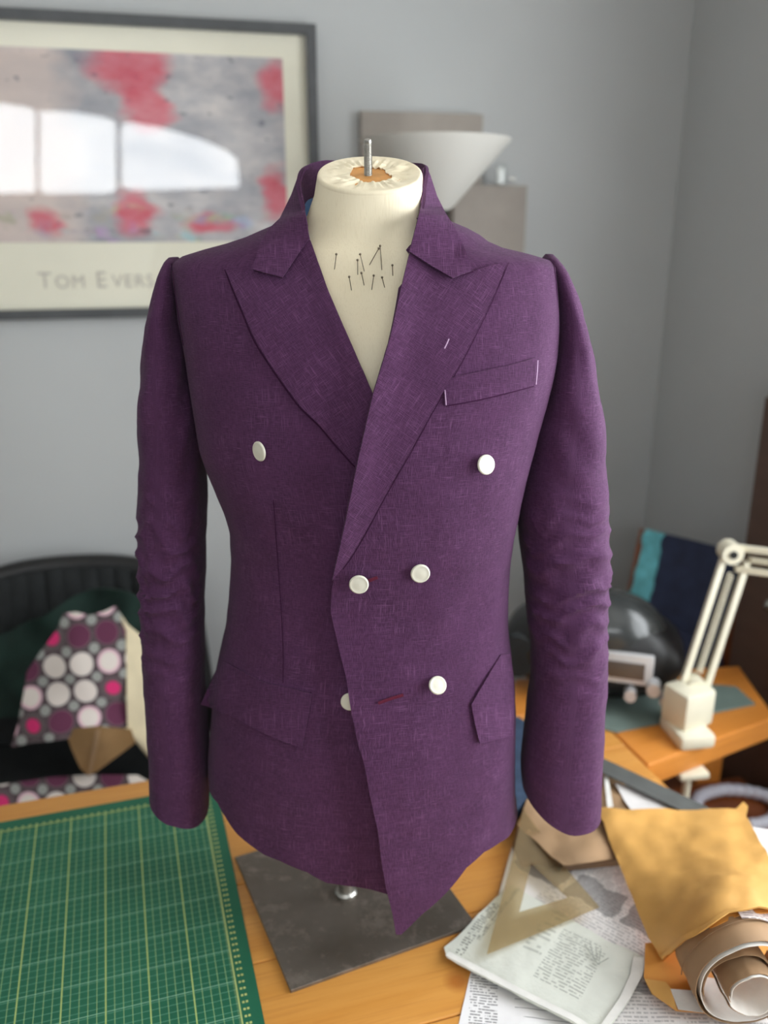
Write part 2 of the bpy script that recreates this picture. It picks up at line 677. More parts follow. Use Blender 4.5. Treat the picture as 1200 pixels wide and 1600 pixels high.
m = M('smoked_amber_acrylic')
m.t.nodes.remove(m.b)
tr = m.n('ShaderNodeBsdfTransparent', Color=(0.87, 0.80, 0.66, 1))
df = m.n('ShaderNodeBsdfDiffuse', Color=(0.50, 0.40, 0.25, 1))
gl = m.n('ShaderNodeBsdfGlossy', Roughness=0.06)
m1 = m.n('ShaderNodeMixShader')
m1.inputs[0].default_value = 0.22
m.t.links.new(tr.outputs[0], m1.inputs[1])
m.t.links.new(df.outputs[0], m1.inputs[2])
m2 = m.n('ShaderNodeMixShader')
m.t.links.new(schlick(m, 1.45), m2.inputs[0])
m.t.links.new(m1.outputs[0], m2.inputs[1])
m.t.links.new(gl.outputs[0], m2.inputs[2])
m.t.links.new(m2.outputs[0], m.out.inputs[0])
MT['amber'] = m.m
del m

# ================================================================== THE ROOM
WY = R(14.0)
WE = Vector((math.cos(WY), math.sin(WY), 0))          # along the back wall, to the right
WN = Vector((math.sin(WY), -math.cos(WY), 0))         # back wall normal, into the room
W0 = Vector((0, 2.12, 0))
ROOM_D, CEIL = 3.5, 2.5


def on_wall(u, v, off=0.0):
    return at_plane(u, v, W0 + WN * off, WN)


def wall_s(p):
    return (Vector((p[0], p[1], 0)) - W0).dot(WE)


S_R = wall_s(on_wall(1046.0, 410.0))                   # corner with the right wall
S_L = -2.3


def WP(s, n, z):
    return W0 + WE * s + WN * n + Vector((0, 0, z))


def wall_box(name, s0, s1, n0, n1, z0, z1, mat, parent=None):
    g = G()
    g.loft([[WP(s0, n0, z0), WP(s1, n0, z0), WP(s1, n1, z0), WP(s0, n1, z0)],
            [WP(s0, n0, z1), WP(s1, n0, z1), WP(s1, n1, z1), WP(s0, n1, z1)]])
    return g.build(name, mat, parent, smooth=False)


def structure(o):
    return tag(o, kind='structure')


structure(wall_box('floor', S_L - .1, S_R + .1, -.1, ROOM_D + .1, -0.1, 0, MT['floor']))
structure(wall_box('ceiling', S_L - .1, S_R + .1, -.1, ROOM_D + .1, CEIL, CEIL + .1, MT['ceiling']))
structure(wall_box('wall_back', S_L - .1, S_R + .1, -0.1, 0, 0, CEIL, MT['wall']))
structure(wall_box('wall_left', S_L - .1, S_L, 0, ROOM_D, 0, CEIL, MT['wall']))


def mirror_px(u, v):
    """where the window wall is seen in the picture glass"""
    q = V3(on_wall(u, v, 0.03))
    d = (q - Vector((0, 0, CAMZ))).normalized()
    d = d - 2 * d.dot(WN) * WN
    t = (ROOM_D - (q - W0).dot(WN)) / d.dot(WN)
    p = q + d * t
    return wall_s(p), p.z


def sheet_wall(name, outline, holes, plane, thick, mat, parent=None):
    """wall panel given in (s, z) with shaped openings, extruded"""
    Vv, T = cdt(outline, 0.12, holes)
    a = [plane(p[0], p[1], 0.0) for p in Vv]
    b = [plane(p[0], p[1], thick) for p in Vv]
    n = len(a)
    cnt = {}
    for t in T:
        for i in range(3):
            e = (t[i], t[(i + 1) % 3])
            cnt[tuple(sorted(e))] = cnt.get(tuple(sorted(e)), 0) + 1
    faces = [tuple(t) for t in T] + [tuple(n + i for i in reversed(t)) for t in T]
    for e, k in cnt.items():
        if k == 1:
            faces.append((e[0], e[1], n + e[1], n + e[0]))
    o = mk(name, a + b, faces, mat, parent, smooth=False)
    bm = bmesh.new()
    bm.from_mesh(o.data)
    bmesh.ops.recalc_face_normals(bm, faces=bm.faces)
    bm.to_mesh(o.data)
    bm.free()
    return o


panes_px = [
    [(-75, 150), (0, 159), (40, 165), (54, 172), (54, 300), (-75, 305)],
    [(60, 171), (110, 172), (160, 181), (176, 186), (181, 196), (181, 292), (173, 301), (66, 302), (59, 292)],
    [(188, 200), (193, 190), (206, 189), (250, 197), (310, 214), (352, 232), (371, 246), (376, 292), (205, 297), (190, 290)],
]
panes = [[mirror_px(*p) for p in resample(pp, 25)] for pp in panes_px]
allp = [p for pp in panes for p in pp]
ws0, ws1 = min(p[0] for p in allp), max(p[0] for p in allp)
wz0, wz1 = min(p[1] for p in allp), max(p[1] for p in allp)
FR = lambda s, z, o: WP(s, ROOM_D + o, z)
sheet_hole = [(ws0 - .05, wz0 - .05), (ws1 + .05, wz0 - .05), (ws1 + .05, wz1 + .05), (ws0 - .05, wz1 + .05)]
structure(sheet_wall('wall_front', [(S_L, 0), (S_R, 0), (S_R, CEIL), (S_L, CEIL)], [sheet_hole], FR, 0.12, MT['wall']))
win1 = structure(sheet_wall('window_1', [(ws0 - .05, wz0 - .05), (ws1 + .05, wz0 - .05), (ws1 + .05, wz1 + .05), (ws0 - .05, wz1 + .05)],
                            panes, lambda s, z, o: FR(s, z, o + .03), 0.05, MT['frame_white']))
for pp in panes:
    Vv, T = cdt(pp, 0.3)
    mk('window_pane', [FR(p[0], p[1], .05) for p in Vv], T, MT['glass'], win1, smooth=False)

# right wall with a tall window beside the camera
RW = lambda n, z, o: WP(S_R + o, n, z)
RZ0, RZ1, RN0, RN1 = 0.88, 2.2, 0.90, 2.55
structure(sheet_wall('wall_right', [(0, 0), (ROOM_D, 0), (ROOM_D, CEIL), (0, CEIL)], [[(RN0, RZ0), (RN1, RZ0), (RN1, RZ1), (RN0, RZ1)]], RW, 0.12, MT['wall']))
mid = (RN0 + RN1) / 2
hl = [[(RN0 + .06, RZ0 + .06), (mid - .03, RZ0 + .06), (mid - .03, RZ1 - .06), (RN0 + .06, RZ1 - .06)],
      [(mid + .03, RZ0 + .06), (RN1 - .06, RZ0 + .06), (RN1 - .06, RZ1 - .06), (mid + .03, RZ1 - .06)]]
win2 = structure(sheet_wall('window_2', [(RN0, RZ0), (RN1, RZ0), (RN1, RZ1), (RN0, RZ1)], hl, lambda n, z, o: RW(n, z, o + .03), 0.05, MT['frame_white']))
for pp in hl:
    Vv, T = cdt(pp, 0.4)
    mk('window_pane', [RW(p[0], p[1], .055) for p in Vv], T, MT['glass'], win2, smooth=False)


def portal(name, c, ex, ez, sx, sz):
    d = bpy.data.lights.new(name, 'AREA')
    d.shape = 'RECTANGLE'
    d.size, d.size_y = sx, sz
    d.cycles.is_portal = True
    o = bpy.data.objects.new(name, d)
    COL.objects.link(o)
    z = ex.cross(ez).normalized()
    o.matrix_world = Matrix.Translation(c) @ Matrix((ex, ez, z)).transposed().to_4x4()
    return o


portal('window_daylight', WP((ws0 + ws1) / 2, ROOM_D + .11, (wz0 + wz1) / 2), WE, Vector((0, 0, 1)), ws1 - ws0 + .1, wz1 - wz0 + .1)
portal('window_daylight', WP(S_R + .11, mid, (RZ0 + RZ1) / 2), -WN, Vector((0, 0, 1)), RN1 - RN0, RZ1 - RZ0)

# ================================================================== THE WORK TABLE
TY = R(17.0)
TE1 = Vector((math.cos(TY), math.sin(TY), 0))
TE2 = Vector((-math.sin(TY), math.cos(TY), 0))


def TP(a, b, z=0.0):
    return TE1 * a + TE2 * b + Vector((0, 0, TABLE_Z + z))


def tcoord(p):
    return (p[0] * TE1.x + p[1] * TE1.y, p[0] * TE2.x + p[1] * TE2.y)


T_R, T_L, T_BACK, T_W = 0.797, -1.15, 1.290, 0.1428
table = empty('work_table', TP(0, 0.85, -TABLE_Z), 'long orange pine work table of wide planks under the dress form', 'table')
for k in range(6):
    b1 = T_BACK - k * T_W
    b0 = b1 - T_W + 0.0018
    g = G()
    g.loft([[TP(T_L, b0, -.032), TP(T_R, b0, -.032), TP(T_R, b1, -.032), TP(T_L, b1, -.032)],
            [TP(T_L, b0, 0), TP(T_R, b0, 0), TP(T_R, b1, 0), TP(T_L, b1, 0)]])
    g.build('plank', MT['pine'], table, smooth=False, bevel=0.0018)
T_FRONT = T_BACK - 6 * T_W
for a in (T_L + .08, T_R - .08):
    for b in (T_FRONT + .07, T_BACK - .07):
        G().loft([[TP(a - .03, b - .03, -.75), TP(a + .03, b - .03, -.75), TP(a + .03, b + .03, -.75), TP(a - .03, b + .03, -.75)],
                  [TP(a - .03, b - .03, -.032), TP(a + .03, b - .03, -.032), TP(a + .03, b + .03, -.032), TP(a - .03, b + .03, -.032)]]
                 ).build('leg', MT['pine'], table, smooth=False, bevel=0.003)
for b in (T_FRONT + .07, T_BACK - .07):
    G().loft([[TP(T_L + .1, b - .012, -.13), TP(T_R - .1, b - .012, -.13), TP(T_R - .1, b + .012, -.13), TP(T_L + .1, b + .012, -.13)],
              [TP(T_L + .1, b - .012, -.032), TP(T_R - .1, b - .012, -.032), TP(T_R - .1, b + .012, -.032), TP(T_L + .1, b + .012, -.032)]]
             ).build('rail', MT['pine'], table, smooth=False)

# green cutting mat, 1 cm grid
MAT_R, MAT_B, MAT_W, MAT_D = 0.093, 1.2415, 0.90, 0.60
m = M('green_cutting_mat')
uv = m.coord('UV')
x, y, _ = m.sep(uv)          # metres from the mat's far right corner: x to the left, y towards the front
bx, by = 0.0240, 0.0245      # printed border
gx = m.math('SUBTRACT', x, bx)
gy = m.math('SUBTRACT', y, by)


def gridline(m, s, pitch, w):
    fr_ = m.math('FRACT', m.math('ADD', m.math('DIVIDE', s, pitch), 0.5))
    d = m.math('ABSOLUTE', m.math('SUBTRACT', fr_, 0.5))
    return m.math('LESS_THAN', d, w / pitch / 2)


ins = m.math('MULTIPLY', m.math('GREATER_THAN', gx, -0.0006), m.math('GREATER_THAN', gy, -0.0006))
ins = m.math('MULTIPLY', ins, m.math('LESS_THAN', x, MAT_W - bx))
ins = m.math('MULTIPLY', ins, m.math('LESS_THAN', y, MAT_D - by))
gcol = m.mix(m.ramp(m.noise(uv, 9, 3), 0.3, 0.7), srgb(28, 96, 70), srgb(38, 108, 80))
c = gcol
lx = m.math('MULTIPLY', gridline(m, gx, .01, .0010), ins)
ly = m.math('MULTIPLY', gridline(m, gy, .01, .0009), ins)
c = m.mix(m.math('MULTIPLY', ly, .55), c, srgb(120, 178, 150))
c = m.mix(m.math('MULTIPLY', lx, .75), c, srgb(150, 186, 128))
c = m.mix(m.math('MULTIPLY', m.math('MULTIPLY', gridline(m, m.math('ADD', gy, .0230), .05, .0012), ins), .7), c, srgb(150, 200, 170))
c = m.mix(m.math('MULTIPLY', m.math('MULTIPLY', gridline(m, gx, .05, .0017), ins), .95), c, srgb(178, 200, 120))
# border line and printed numerals (small pairs of dashes)
edge = m.math('MULTIPLY', m.math('LESS_THAN', m.math('ABSOLUTE', gx), .0011), ins)
edge2 = m.math('MULTIPLY', m.math('LESS_THAN', m.math('ABSOLUTE', gy), .0011), ins)
c = m.mix(m.math('MAXIMUM', edge, edge2), c, srgb(190, 200, 120))
rng = m.math('MULTIPLY', m.math('GREATER_THAN', y, by), m.math('LESS_THAN', y, MAT_D - by))
dash = m.math('LESS_THAN', m.math('ABSOLUTE', m.math('SUBTRACT', m.math('FRACT', m.math('ADD', m.math('DIVIDE', gy, .01), .5)), .5)), .16)
d1 = m.math('LESS_THAN', m.math('ABSOLUTE', m.math('SUBTRACT', x, .0192)), .0014)
d2 = m.math('LESS_THAN', m.math('ABSOLUTE', m.math('SUBTRACT', x, .0150)), .0014)
c = m.mix(m.math('MULTIPLY', m.math('MULTIPLY', m.math('MAXIMUM', d1, d2), dash), rng), c, srgb(186, 196, 120))
dash2 = m.math('LESS_THAN', m.math('ABSOLUTE', m.math('SUBTRACT', m.math('FRACT', m.math('ADD', m.math('DIVIDE', gx, .01), .5)), .5)), .18)
d3 = m.math('LESS_THAN', m.math('ABSOLUTE', m.math('SUBTRACT', y, .0205)), .0016)
rng2 = m.math('MULTIPLY', m.math('GREATER_THAN', x, bx), m.math('LESS_THAN', x, MAT_W - bx))
c = m.mix(m.math('MULTIPLY', m.math('MULTIPLY', d3, dash2), rng2), c, srgb(170, 190, 120))
tick = m.math('LESS_THAN', m.math('ABSOLUTE', m.math('SUBTRACT', m.math('FRACT', m.math('DIVIDE', gy, .002)), .5)), .2)
tk = m.math('MULTIPLY', m.math('MULTIPLY', m.math('GREATER_THAN', gx, 0), m.math('LESS_THAN', gx, .0035)), tick)
c = m.mix(m.math('MULTIPLY', m.math('MULTIPLY', tk, .6), rng), c, srgb(170, 190, 130))
m.col(c)
m.p(Roughness=0.55, Specular_IOR_Level=0.4)
m.bump(m.noise(uv, 900, 2), 0.12, 0.0004)
MT['mat'] = m.m


def rrect(a0, a1, b0, b1, r, n=5):
    out = []
    for cx, cy, s in ((a1 - r, b1 - r, 0), (a0 + r, b1 - r, 90), (a0 + r, b0 + r, 180), (a1 - r, b0 + r, 270)):
        for k in range(n):
            t = R(s + 90 * k / (n - 1))
            out.append((cx + r * math.cos(t), cy + r * math.sin(t)))
    return out


rr = rrect(MAT_R - MAT_W, MAT_R, MAT_B - MAT_D, MAT_B, 0.012)
n = len(rr)
vv = [TP(a, b, 0.0004) for a, b in rr] + [TP(a, b, 0.0030) for a, b in rr]
uvs = [(MAT_R - a, MAT_B - b) for a, b in rr] * 2
ff = [tuple(range(n - 1, -1, -1)), tuple(range(n, 2 * n))] + [(i, (i + 1) % n, n + (i + 1) % n, n + i) for i in range(n)]
o = mk('cutting_mat', vv, ff, MT['mat'], None, uvs, smooth=False)
tag(o, 'green self-healing cutting mat printed with a yellow centimetre grid', 'cutting mat')

# ================================================================== BODY SURFACE OF THE JACKET
rows = [(325, 472, 666), (335, 462, 678), (345, 444, 696), (354, 424, 722), (362, 405, 741), (378, 368, 757), (386, 335, 768), (392, 310, 793), (398, 288, 838), (404, 274, 862),
        (420, 270, 863), (450, 276, 865), (500, 285, 866), (560, 296, 862), (593, 302, 854), (640, 309, 841), (690, 316, 827), (740, 337, 814),
        (780, 353, 806), (817, 364, 799), (863, 366, 791), (920, 363, 788), (967, 357, 789), (1023, 344, 795), (1057, 338, 799), (1107, 334, 800),
        (1163, 329, 800), (1227, 330, 801), (1267, 333, 805), (1300, 336, 808), (1400, 338, 808), (1500, 340, 806)]
rv = np.array([r[0] for r in rows], float)
cyv = np.interp(rv, [325, 400, 500, 700, 900, 1100, 1500], [.985, .985, .972, .966, .966, .962, .957])
bv = np.interp(rv, [325, 380, 400, 450, 500, 600, 700, 800, 900, 1000, 1100, 1300, 1500], [.075, .078, .083, .100, .112, .122, .124, .117, .108, .112, .120, .124, .124])
pl = at_y([r[1] for r in rows], rv, cyv)
pr = at_y([r[2] for r in rows], rv, cyv)
order = np.argsort(pl[:, 2])
ZG = np.arange(pl[:, 2].min(), pl[:, 2].max(), 0.001)


def smooth_tab(vals, sg=5):
    t = np.interp(ZG, pl[order, 2], np.asarray(vals)[order])
    k = np.exp(-0.5 * (np.arange(-3 * sg, 3 * sg + 1) / sg) ** 2)
    k /= k.sum()
    return np.convolve(np.pad(t, 3 * sg, mode='edge'), k, 'valid')


CXT = smooth_tab((pl[:, 0] + pr[:, 0]) / 2)
AT = smooth_tab((pr[:, 0] - pl[:, 0]) / 2)
CYT = smooth_tab(cyv, 12)
BT = smooth_tab(bv, 12)
NEXP = 2.65


def S_par(z):
    return np.interp(z, ZG, CXT), np.interp(z, ZG, AT), np.interp(z, ZG, CYT), np.interp(z, ZG, BT)


def surf(phi, z, off=0.0):
    cx, a, cy, b = S_par(z)
    s, c = np.sin(phi), np.cos(phi)
    return np.stack([cx + (a + off) * np.sign(s) * np.abs(s) ** (2 / NEXP), cy - (b + off) * np.sign(c) * np.abs(c) ** (2 / NEXP), z + 0 * phi], -1)


def phi_of(P):
    cx, a, cy, b = S_par(P[..., 2])
    X = (P[..., 0] - cx) / a
    Y = (cy - P[..., 1]) / b
    return np.arctan2(np.sign(X) * np.abs(X) ** (NEXP / 2), np.sign(Y) * np.abs(Y) ** (NEXP / 2))


YS = np.arange(0.74, 1.02, 0.002)


def hit(u, v, off=0.0, strict=False):
    """where the ray through a pixel meets the jacket surface (pushed out by off)"""
    u = np.atleast_1d(np.asarray(u, float))
    v = np.atleast_1d(np.asarray(v, float))
    off = np.broadcast_to(np.asarray(off, float), u.shape)
    d = rays(u, v)
    T = YS[None, :] / d[:, 1:2]
    X = d[:, 0:1] * T
    Z = d[:, 2:3] * T + CAMZ
    cx, a, cy, b = S_par(Z)
    Fv = np.abs((X - cx) / (a + off[:, None])) ** NEXP + np.abs((YS[None, :] - cy) / (b + off[:, None])) ** NEXP
    if strict:
        Fv = np.where(Z > ZG[-1] - .004, 9.0, Fv)
    ok = Fv < 1
    first = np.where(ok.any(1), ok.argmax(1), Fv.argmin(1))
    y = YS[first].copy()
    for i in range(len(u)):
        k = first[i]
        if ok[i].any() and k > 0:
            f0, f1 = Fv[i, k - 1], Fv[i, k]
            y[i] = YS[k - 1] + (YS[k] - YS[k - 1]) * (f0 - 1) / max(f0 - f1, 1e-9)
    if strict:
        return np.where(ok.any(1), y, 9.0)
    return at_y(u, v, y)


def normal_at(P):
    cx, a, cy, b = S_par(P[2])
    X, Y = (P[0] - cx) / a, (P[1] - cy) / b
    nn = Vector((math.copysign(abs(X) ** (NEXP - 1), X) / a, math.copysign(abs(Y) ** (NEXP - 1), Y) / b, 0))
    return nn.normalized() if nn.length > 1e-9 else Vector((0, -1, 0))


EDGE_R = [(653, 340), (641, 390), (627, 450), (610, 527), (582, 620), (560, 717), (538, 824), (522, 896), (516, 922), (514, 956), (520, 982), (540, 1060), (554, 1138),
          (578, 1240), (592, 1296), (606, 1390), (622, 1461)]
EDGE_L = [(480, 352), (484, 372), (513, 454), (550, 540), (581, 612), (612, 690)]


def off_r(u, v):
    d = seg_dist(EDGE_R, u, v) * 0.00063
    k = np.interp(v, [340, 922, 1138, 1461], [0.010, 0.010, 0.014, 0.019])
    return 0.005 + k * np.exp(-d / 0.055)


def off_l(u, v):
    return 0.0 * u


# ================================================================== JACKET
jk = empty('jacket', (-0.02, 0.96, TABLE_Z + 0.03), 'purple linen double-breasted jacket with peak lapels worn by the dress form', 'jacket')


def cloth_disp(P, amp=1.0, seed=0.0):
    """soft creases of hanging linen"""
    x, y, z = P
    a = nz((x * 1.0, y, z * .35), 16, seed) * .0016
    b = nz((x + z * .5, y, z - x * .4), 24, seed + 5) * .0011
    c_ = nz(P, 60, seed + 9) * .0004
    return (a + b + c_) * amp


def front_panel(name, px, offs, side, seed, mat):
    """jacket front: centre edge and hem from the photo, wrapped round to the side seam"""
    P = hit([p[0] for p in px], [p[1] for p in px], offs(np.array([p[0] for p in px], float), np.array([p[1] for p in px], float)))
    ph = phi_of(P)
    dom = [(a * .2, b) for a, b in zip(ph, P[:, 2])]
    zt = ZG[-1] - 0.004
    fs = side * R(106)
    top = [(a, b) for a, b in dom]
    poly = top + [(fs * .2, top[-1][1] + .004), (fs * .2, zt)]
    Vd, T = cdt(poly, 0.0075)
    phi, z = Vd[:, 0] / .2, Vd[:, 1]
    if side > 0:
        d = seg_dist(dom[:len(EDGE_R)], Vd[:, 0], Vd[:, 1])
        zk = np.interp(z, sorted([dom[i][1] for i in (16, 12, 8, 0)]), [.019, .014, .010, .010])
        of = (.005 + zk * np.exp(-d / .055)) * np.interp(phi, [0.9, 1.7], [1, 0.1])
    else:
        of = 0.0 * phi
    P1 = surf(phi, z, of)
    out = []
    for p in P1:
        nn = normal_at(p)
        out.append(V3(p) + nn * cloth_disp(p, 1.0, seed))
    o = mk(name, out, T, mat, jk, np.stack([Vd[:, 0], Vd[:, 1]], -1), solid=0.0012, solid_off=-1)
    bm = bmesh.new()
    bm.from_mesh(o.data)
    bmesh.ops.recalc_face_normals(bm, faces=bm.faces)
    f0 = max(bm.faces, key=lambda f_: -f_.calc_center_median().y)
    if f0.normal.y > 0:
        bmesh.ops.reverse_faces(bm, faces=bm.faces)
    bm.to_mesh(o.data)
    bm.free()
    return o


HEM_R = [(622, 1461), (630, 1461), (641, 1450), (662, 1429), (700, 1394), (732, 1355), (760, 1331), (785, 1316), (799, 1308)]
HEM_L = [(640, 1398), (606, 1397), (557, 1387), (511, 1380), (480, 1362), (438, 1345), (413, 1336), (371, 1303), (351, 1274), (340, 1254)]
fr_r = front_panel('front_panel', EDGE_R + HEM_R[1:], off_r, 1, 3.0, MT['linen'])
fr_l = front_panel('front_panel', EDGE_L + [(640, 780), (648, 1000), (648, 1250)] + HEM_L, off_l, -1, 8.0, MT['linen'])
fr_r['label'] = 'overlapping front with pointed hem'
fr_l['label'] = 'underlapping front'

# back
nphi, nzr = 40, 90
zb = float(hit([799], [1308])[0, 2])
vv, ff, uvs = [], [], []
for j in range(nzr + 1):
    z = zb + (ZG[-1] - 0.004 - zb) * j / nzr
    for i in range(nphi + 1):
        ph = R(104) + R(152) * i / nphi
        p = surf(np.array([ph]), np.array([z]), 0.001)[0]
        vv.append(V3(p) + normal_at(p) * cloth_disp(p, 1.0, 2.0))
        uvs.append((ph * .2, z))
ff = [(j * (nphi + 1) + i, j * (nphi + 1) + i + 1, (j + 1) * (nphi + 1) + i + 1, (j + 1) * (nphi + 1) + i) for j in range(nzr) for i in range(nphi)]
mk('back_panel', vv, ff, MT['linen'], jk, uvs, solid=0.0012)


def orient_to_cam(o):
    me = o.data
    s = 0.0
    for p in me.polygons:
        s += p.normal.dot(Vector((0, 0, CAMZ)) - p.center) * p.area
    if s < 0:
        me.flip_normals()


def px_patch(name, poly, step, depth, mat, parent, uvrot=0.0, solid=0.0016, disp=None, holes=()):
    """cloth piece whose outline is traced in the photo and whose depth comes from what it lies on"""
    Vp, T = cdt(poly, step, holes)
    P = depth(Vp[:, 0], Vp[:, 1])
    if disp:
        P = np.array([V3(p) + normal_at(p) * disp(p) for p in P])
    cth, sth = math.cos(uvrot), math.sin(uvrot)
    X = (Vp - Vp.mean(0)) * 0.00064
    uv_ = np.stack([X[:, 0] * cth - X[:, 1] * sth, -(X[:, 0] * sth + X[:, 1] * cth)], -1)
    o = mk(name, P, T, mat, parent, uv_, solid=solid, solid_off=-1)
    orient_to_cam(o)
    return o


# lapels
def lap_r(u, v):
    d = seg_dist(EDGE_R, u, v) * 0.00063
    return hit(u, v, off_r(u, v) + .0070 + .005 * np.exp(-(d / .016) ** 2))


LAP_R = [(642, 388)] + EDGE_R[2:7] + [(530, 860), (519, 908)] + [(535, 888), (552, 864), (574, 826), (605, 768), (642, 704), (670, 652), (694, 610), (723, 560), (759, 488), (780, 442), (793, 409),
                                                      (765, 415), (739, 424), (707, 434), (676, 414)]
lr = px_patch('lapel', LAP_R, 9, lap_r, MT['linen_bias'], jk, solid=.003, disp=lambda p: cloth_disp(p, .5, 21))


def lap_l(u, v):
    d = seg_dist(EDGE_L, u, v) * 0.00063
    return hit(u, v, .0062 + .006 * np.exp(-(d / .016) ** 2))


LAP_L = [(484, 374), (513, 454), (550, 540), (581, 612), (600, 660), (590, 720), (556, 729), (525, 695), (500, 665), (470, 636), (446, 604), (420, 566), (398, 530), (378, 484), (364, 450), (353, 422),
         (375, 425), (397, 424), (441, 433), (465, 396)]
ll = px_patch('lapel', LAP_L, 9, lap_l, MT['linen_bias2'], jk, solid=.003, disp=lambda p: cloth_disp(p, .5, 31))

# collar: two visible leaves plus the fall and stand behind the neck
def leaf(name, ctrl, poly, base, offs):
    cp, cd = [], []
    for (u, v, y) in ctrl:
        if y is None:
            y = float(base(np.array([u], float), np.array([v], float))[0, 1]) - .0028
        cp.append((u, v))
        cd.append(y)
    fn = rbf(cp, cd)
    return px_patch(name, poly, 8, lambda u, v: at_y(u, v, np.minimum(fn(u, v), hit(u, v, offs(u, v), True) - .003)), MT['linen'], jk, solid=0.0018)


cr_ctrl = [(640, 392, None), (653, 345, .910), (660, 318, .938), (663, 290, .966), (664, 262, .988), (672, 274, .996), (683, 306, .992), (696, 332, .985), (711, 356, .972), (722, 378, None),
           (739, 422, None), (707, 433, None), (672, 414, None), (680, 360, .948)]
cr_poly = [(640, 393), (652, 347), (659, 318), (662, 290), (662, 262), (667, 260), (673, 275), (683, 306), (696, 332), (711, 356), (722, 378), (739, 422), (722, 428), (707, 434), (674, 415)]
leaf('collar_leaf', cr_ctrl, cr_poly, lap_r, lambda u, v: off_r(u, v) + .0125)
cl_ctrl = [(483, 371, None), (478, 340, .930), (473, 316, .948), (468, 297, .963), (467, 284, .974), (474, 264, .990), (464, 279, .992), (455, 304, .990), (437, 341, .984), (421, 356, .972), (404, 385, None),
           (396, 421, None), (441, 432, None), (467, 393, None), (450, 360, .950)]
cl_poly = [(483, 372), (478, 340), (473, 316), (469, 297), (468, 284), (476, 263), (470, 267), (464, 279), (455, 304), (437, 341), (421, 356), (404, 385), (395, 421), (418, 427), (441, 433), (467, 394)]
leaf('collar_leaf', cl_ctrl, cl_poly, lap_l, lambda u, v: .0105 + 0 * u)

fold_pts = [V3(at_y(480., 352., .922)), V3(at_y(473., 316., .950)), V3(at_y(468., 288., .972)), V3(at_y(475., 263., .992)), V3(at_y(503., 252., 1.030))]
zc = fold_pts[-1].z + .002
fold_pts += [Vector((-.045, 1.052, zc)), Vector((-.017, 1.058, zc + .001)), Vector((.010, 1.054, zc))]
fold_pts += [V3(at_y(642., 255., 1.032)), V3(at_y(664., 260., .990)), V3(at_y(662., 290., .966)), V3(at_y(660., 318., .940)), V3(at_y(654., 347., .916))]
fold = [Vector(p) for p in smooth_poly([tuple(p) for p in fold_pts], 0.006)]
ctr = Vector((-.018, .972, 0))
nf = len(fold)


def strip(name, a, b, mat, parent, rows_=6, solid=.0015):
    vv, ff, uvs = [], [], []
    for j in range(rows_ + 1):
        t = j / rows_
        for i in range(nf):
            p = a[i].lerp(b[i], t)
            vv.append(p)
            uvs.append((i * .006, t * .05))
    for j in range(rows_):
        for i in range(nf - 1):
            ff.append((j * nf + i, j * nf + i + 1, (j + 1) * nf + i + 1, (j + 1) * nf + i))
    return mk(name, vv, ff, mat, parent, uvs, solid=solid, solid_off=0)


stand_low, lin_low, fall_low = [], [], []
for i, p in enumerate(fold):
    r_ = Vector((p.x - ctr.x, p.y - ctr.y, 0)).normalized()
    t = i / (nf - 1)
    wgt = math.sin(math.pi * t) ** .6
    stand_low.append(p - r_ * (.004 * wgt) - Vector((0, 0, .008 + .030 * wgt)))
    lin_low.append(p + r_ * (.004 * wgt) - Vector((0, 0, .010 + .085 * wgt)))
    w2 = min(1.0, max(0.0, (math.sin(math.pi * t) - .93) / .07))
    fall_low.append(p + r_ * (.003 + .018 * w2) - Vector((0, 0, .001 + .055 * w2)))
strip('collar_stand', fold, stand_low, MT['linen'], jk)
strip('collar_fall', fold, fall_low, MT['linen'], jk)
strip('lining', stand_low, lin_low, MT['lining'], jk)


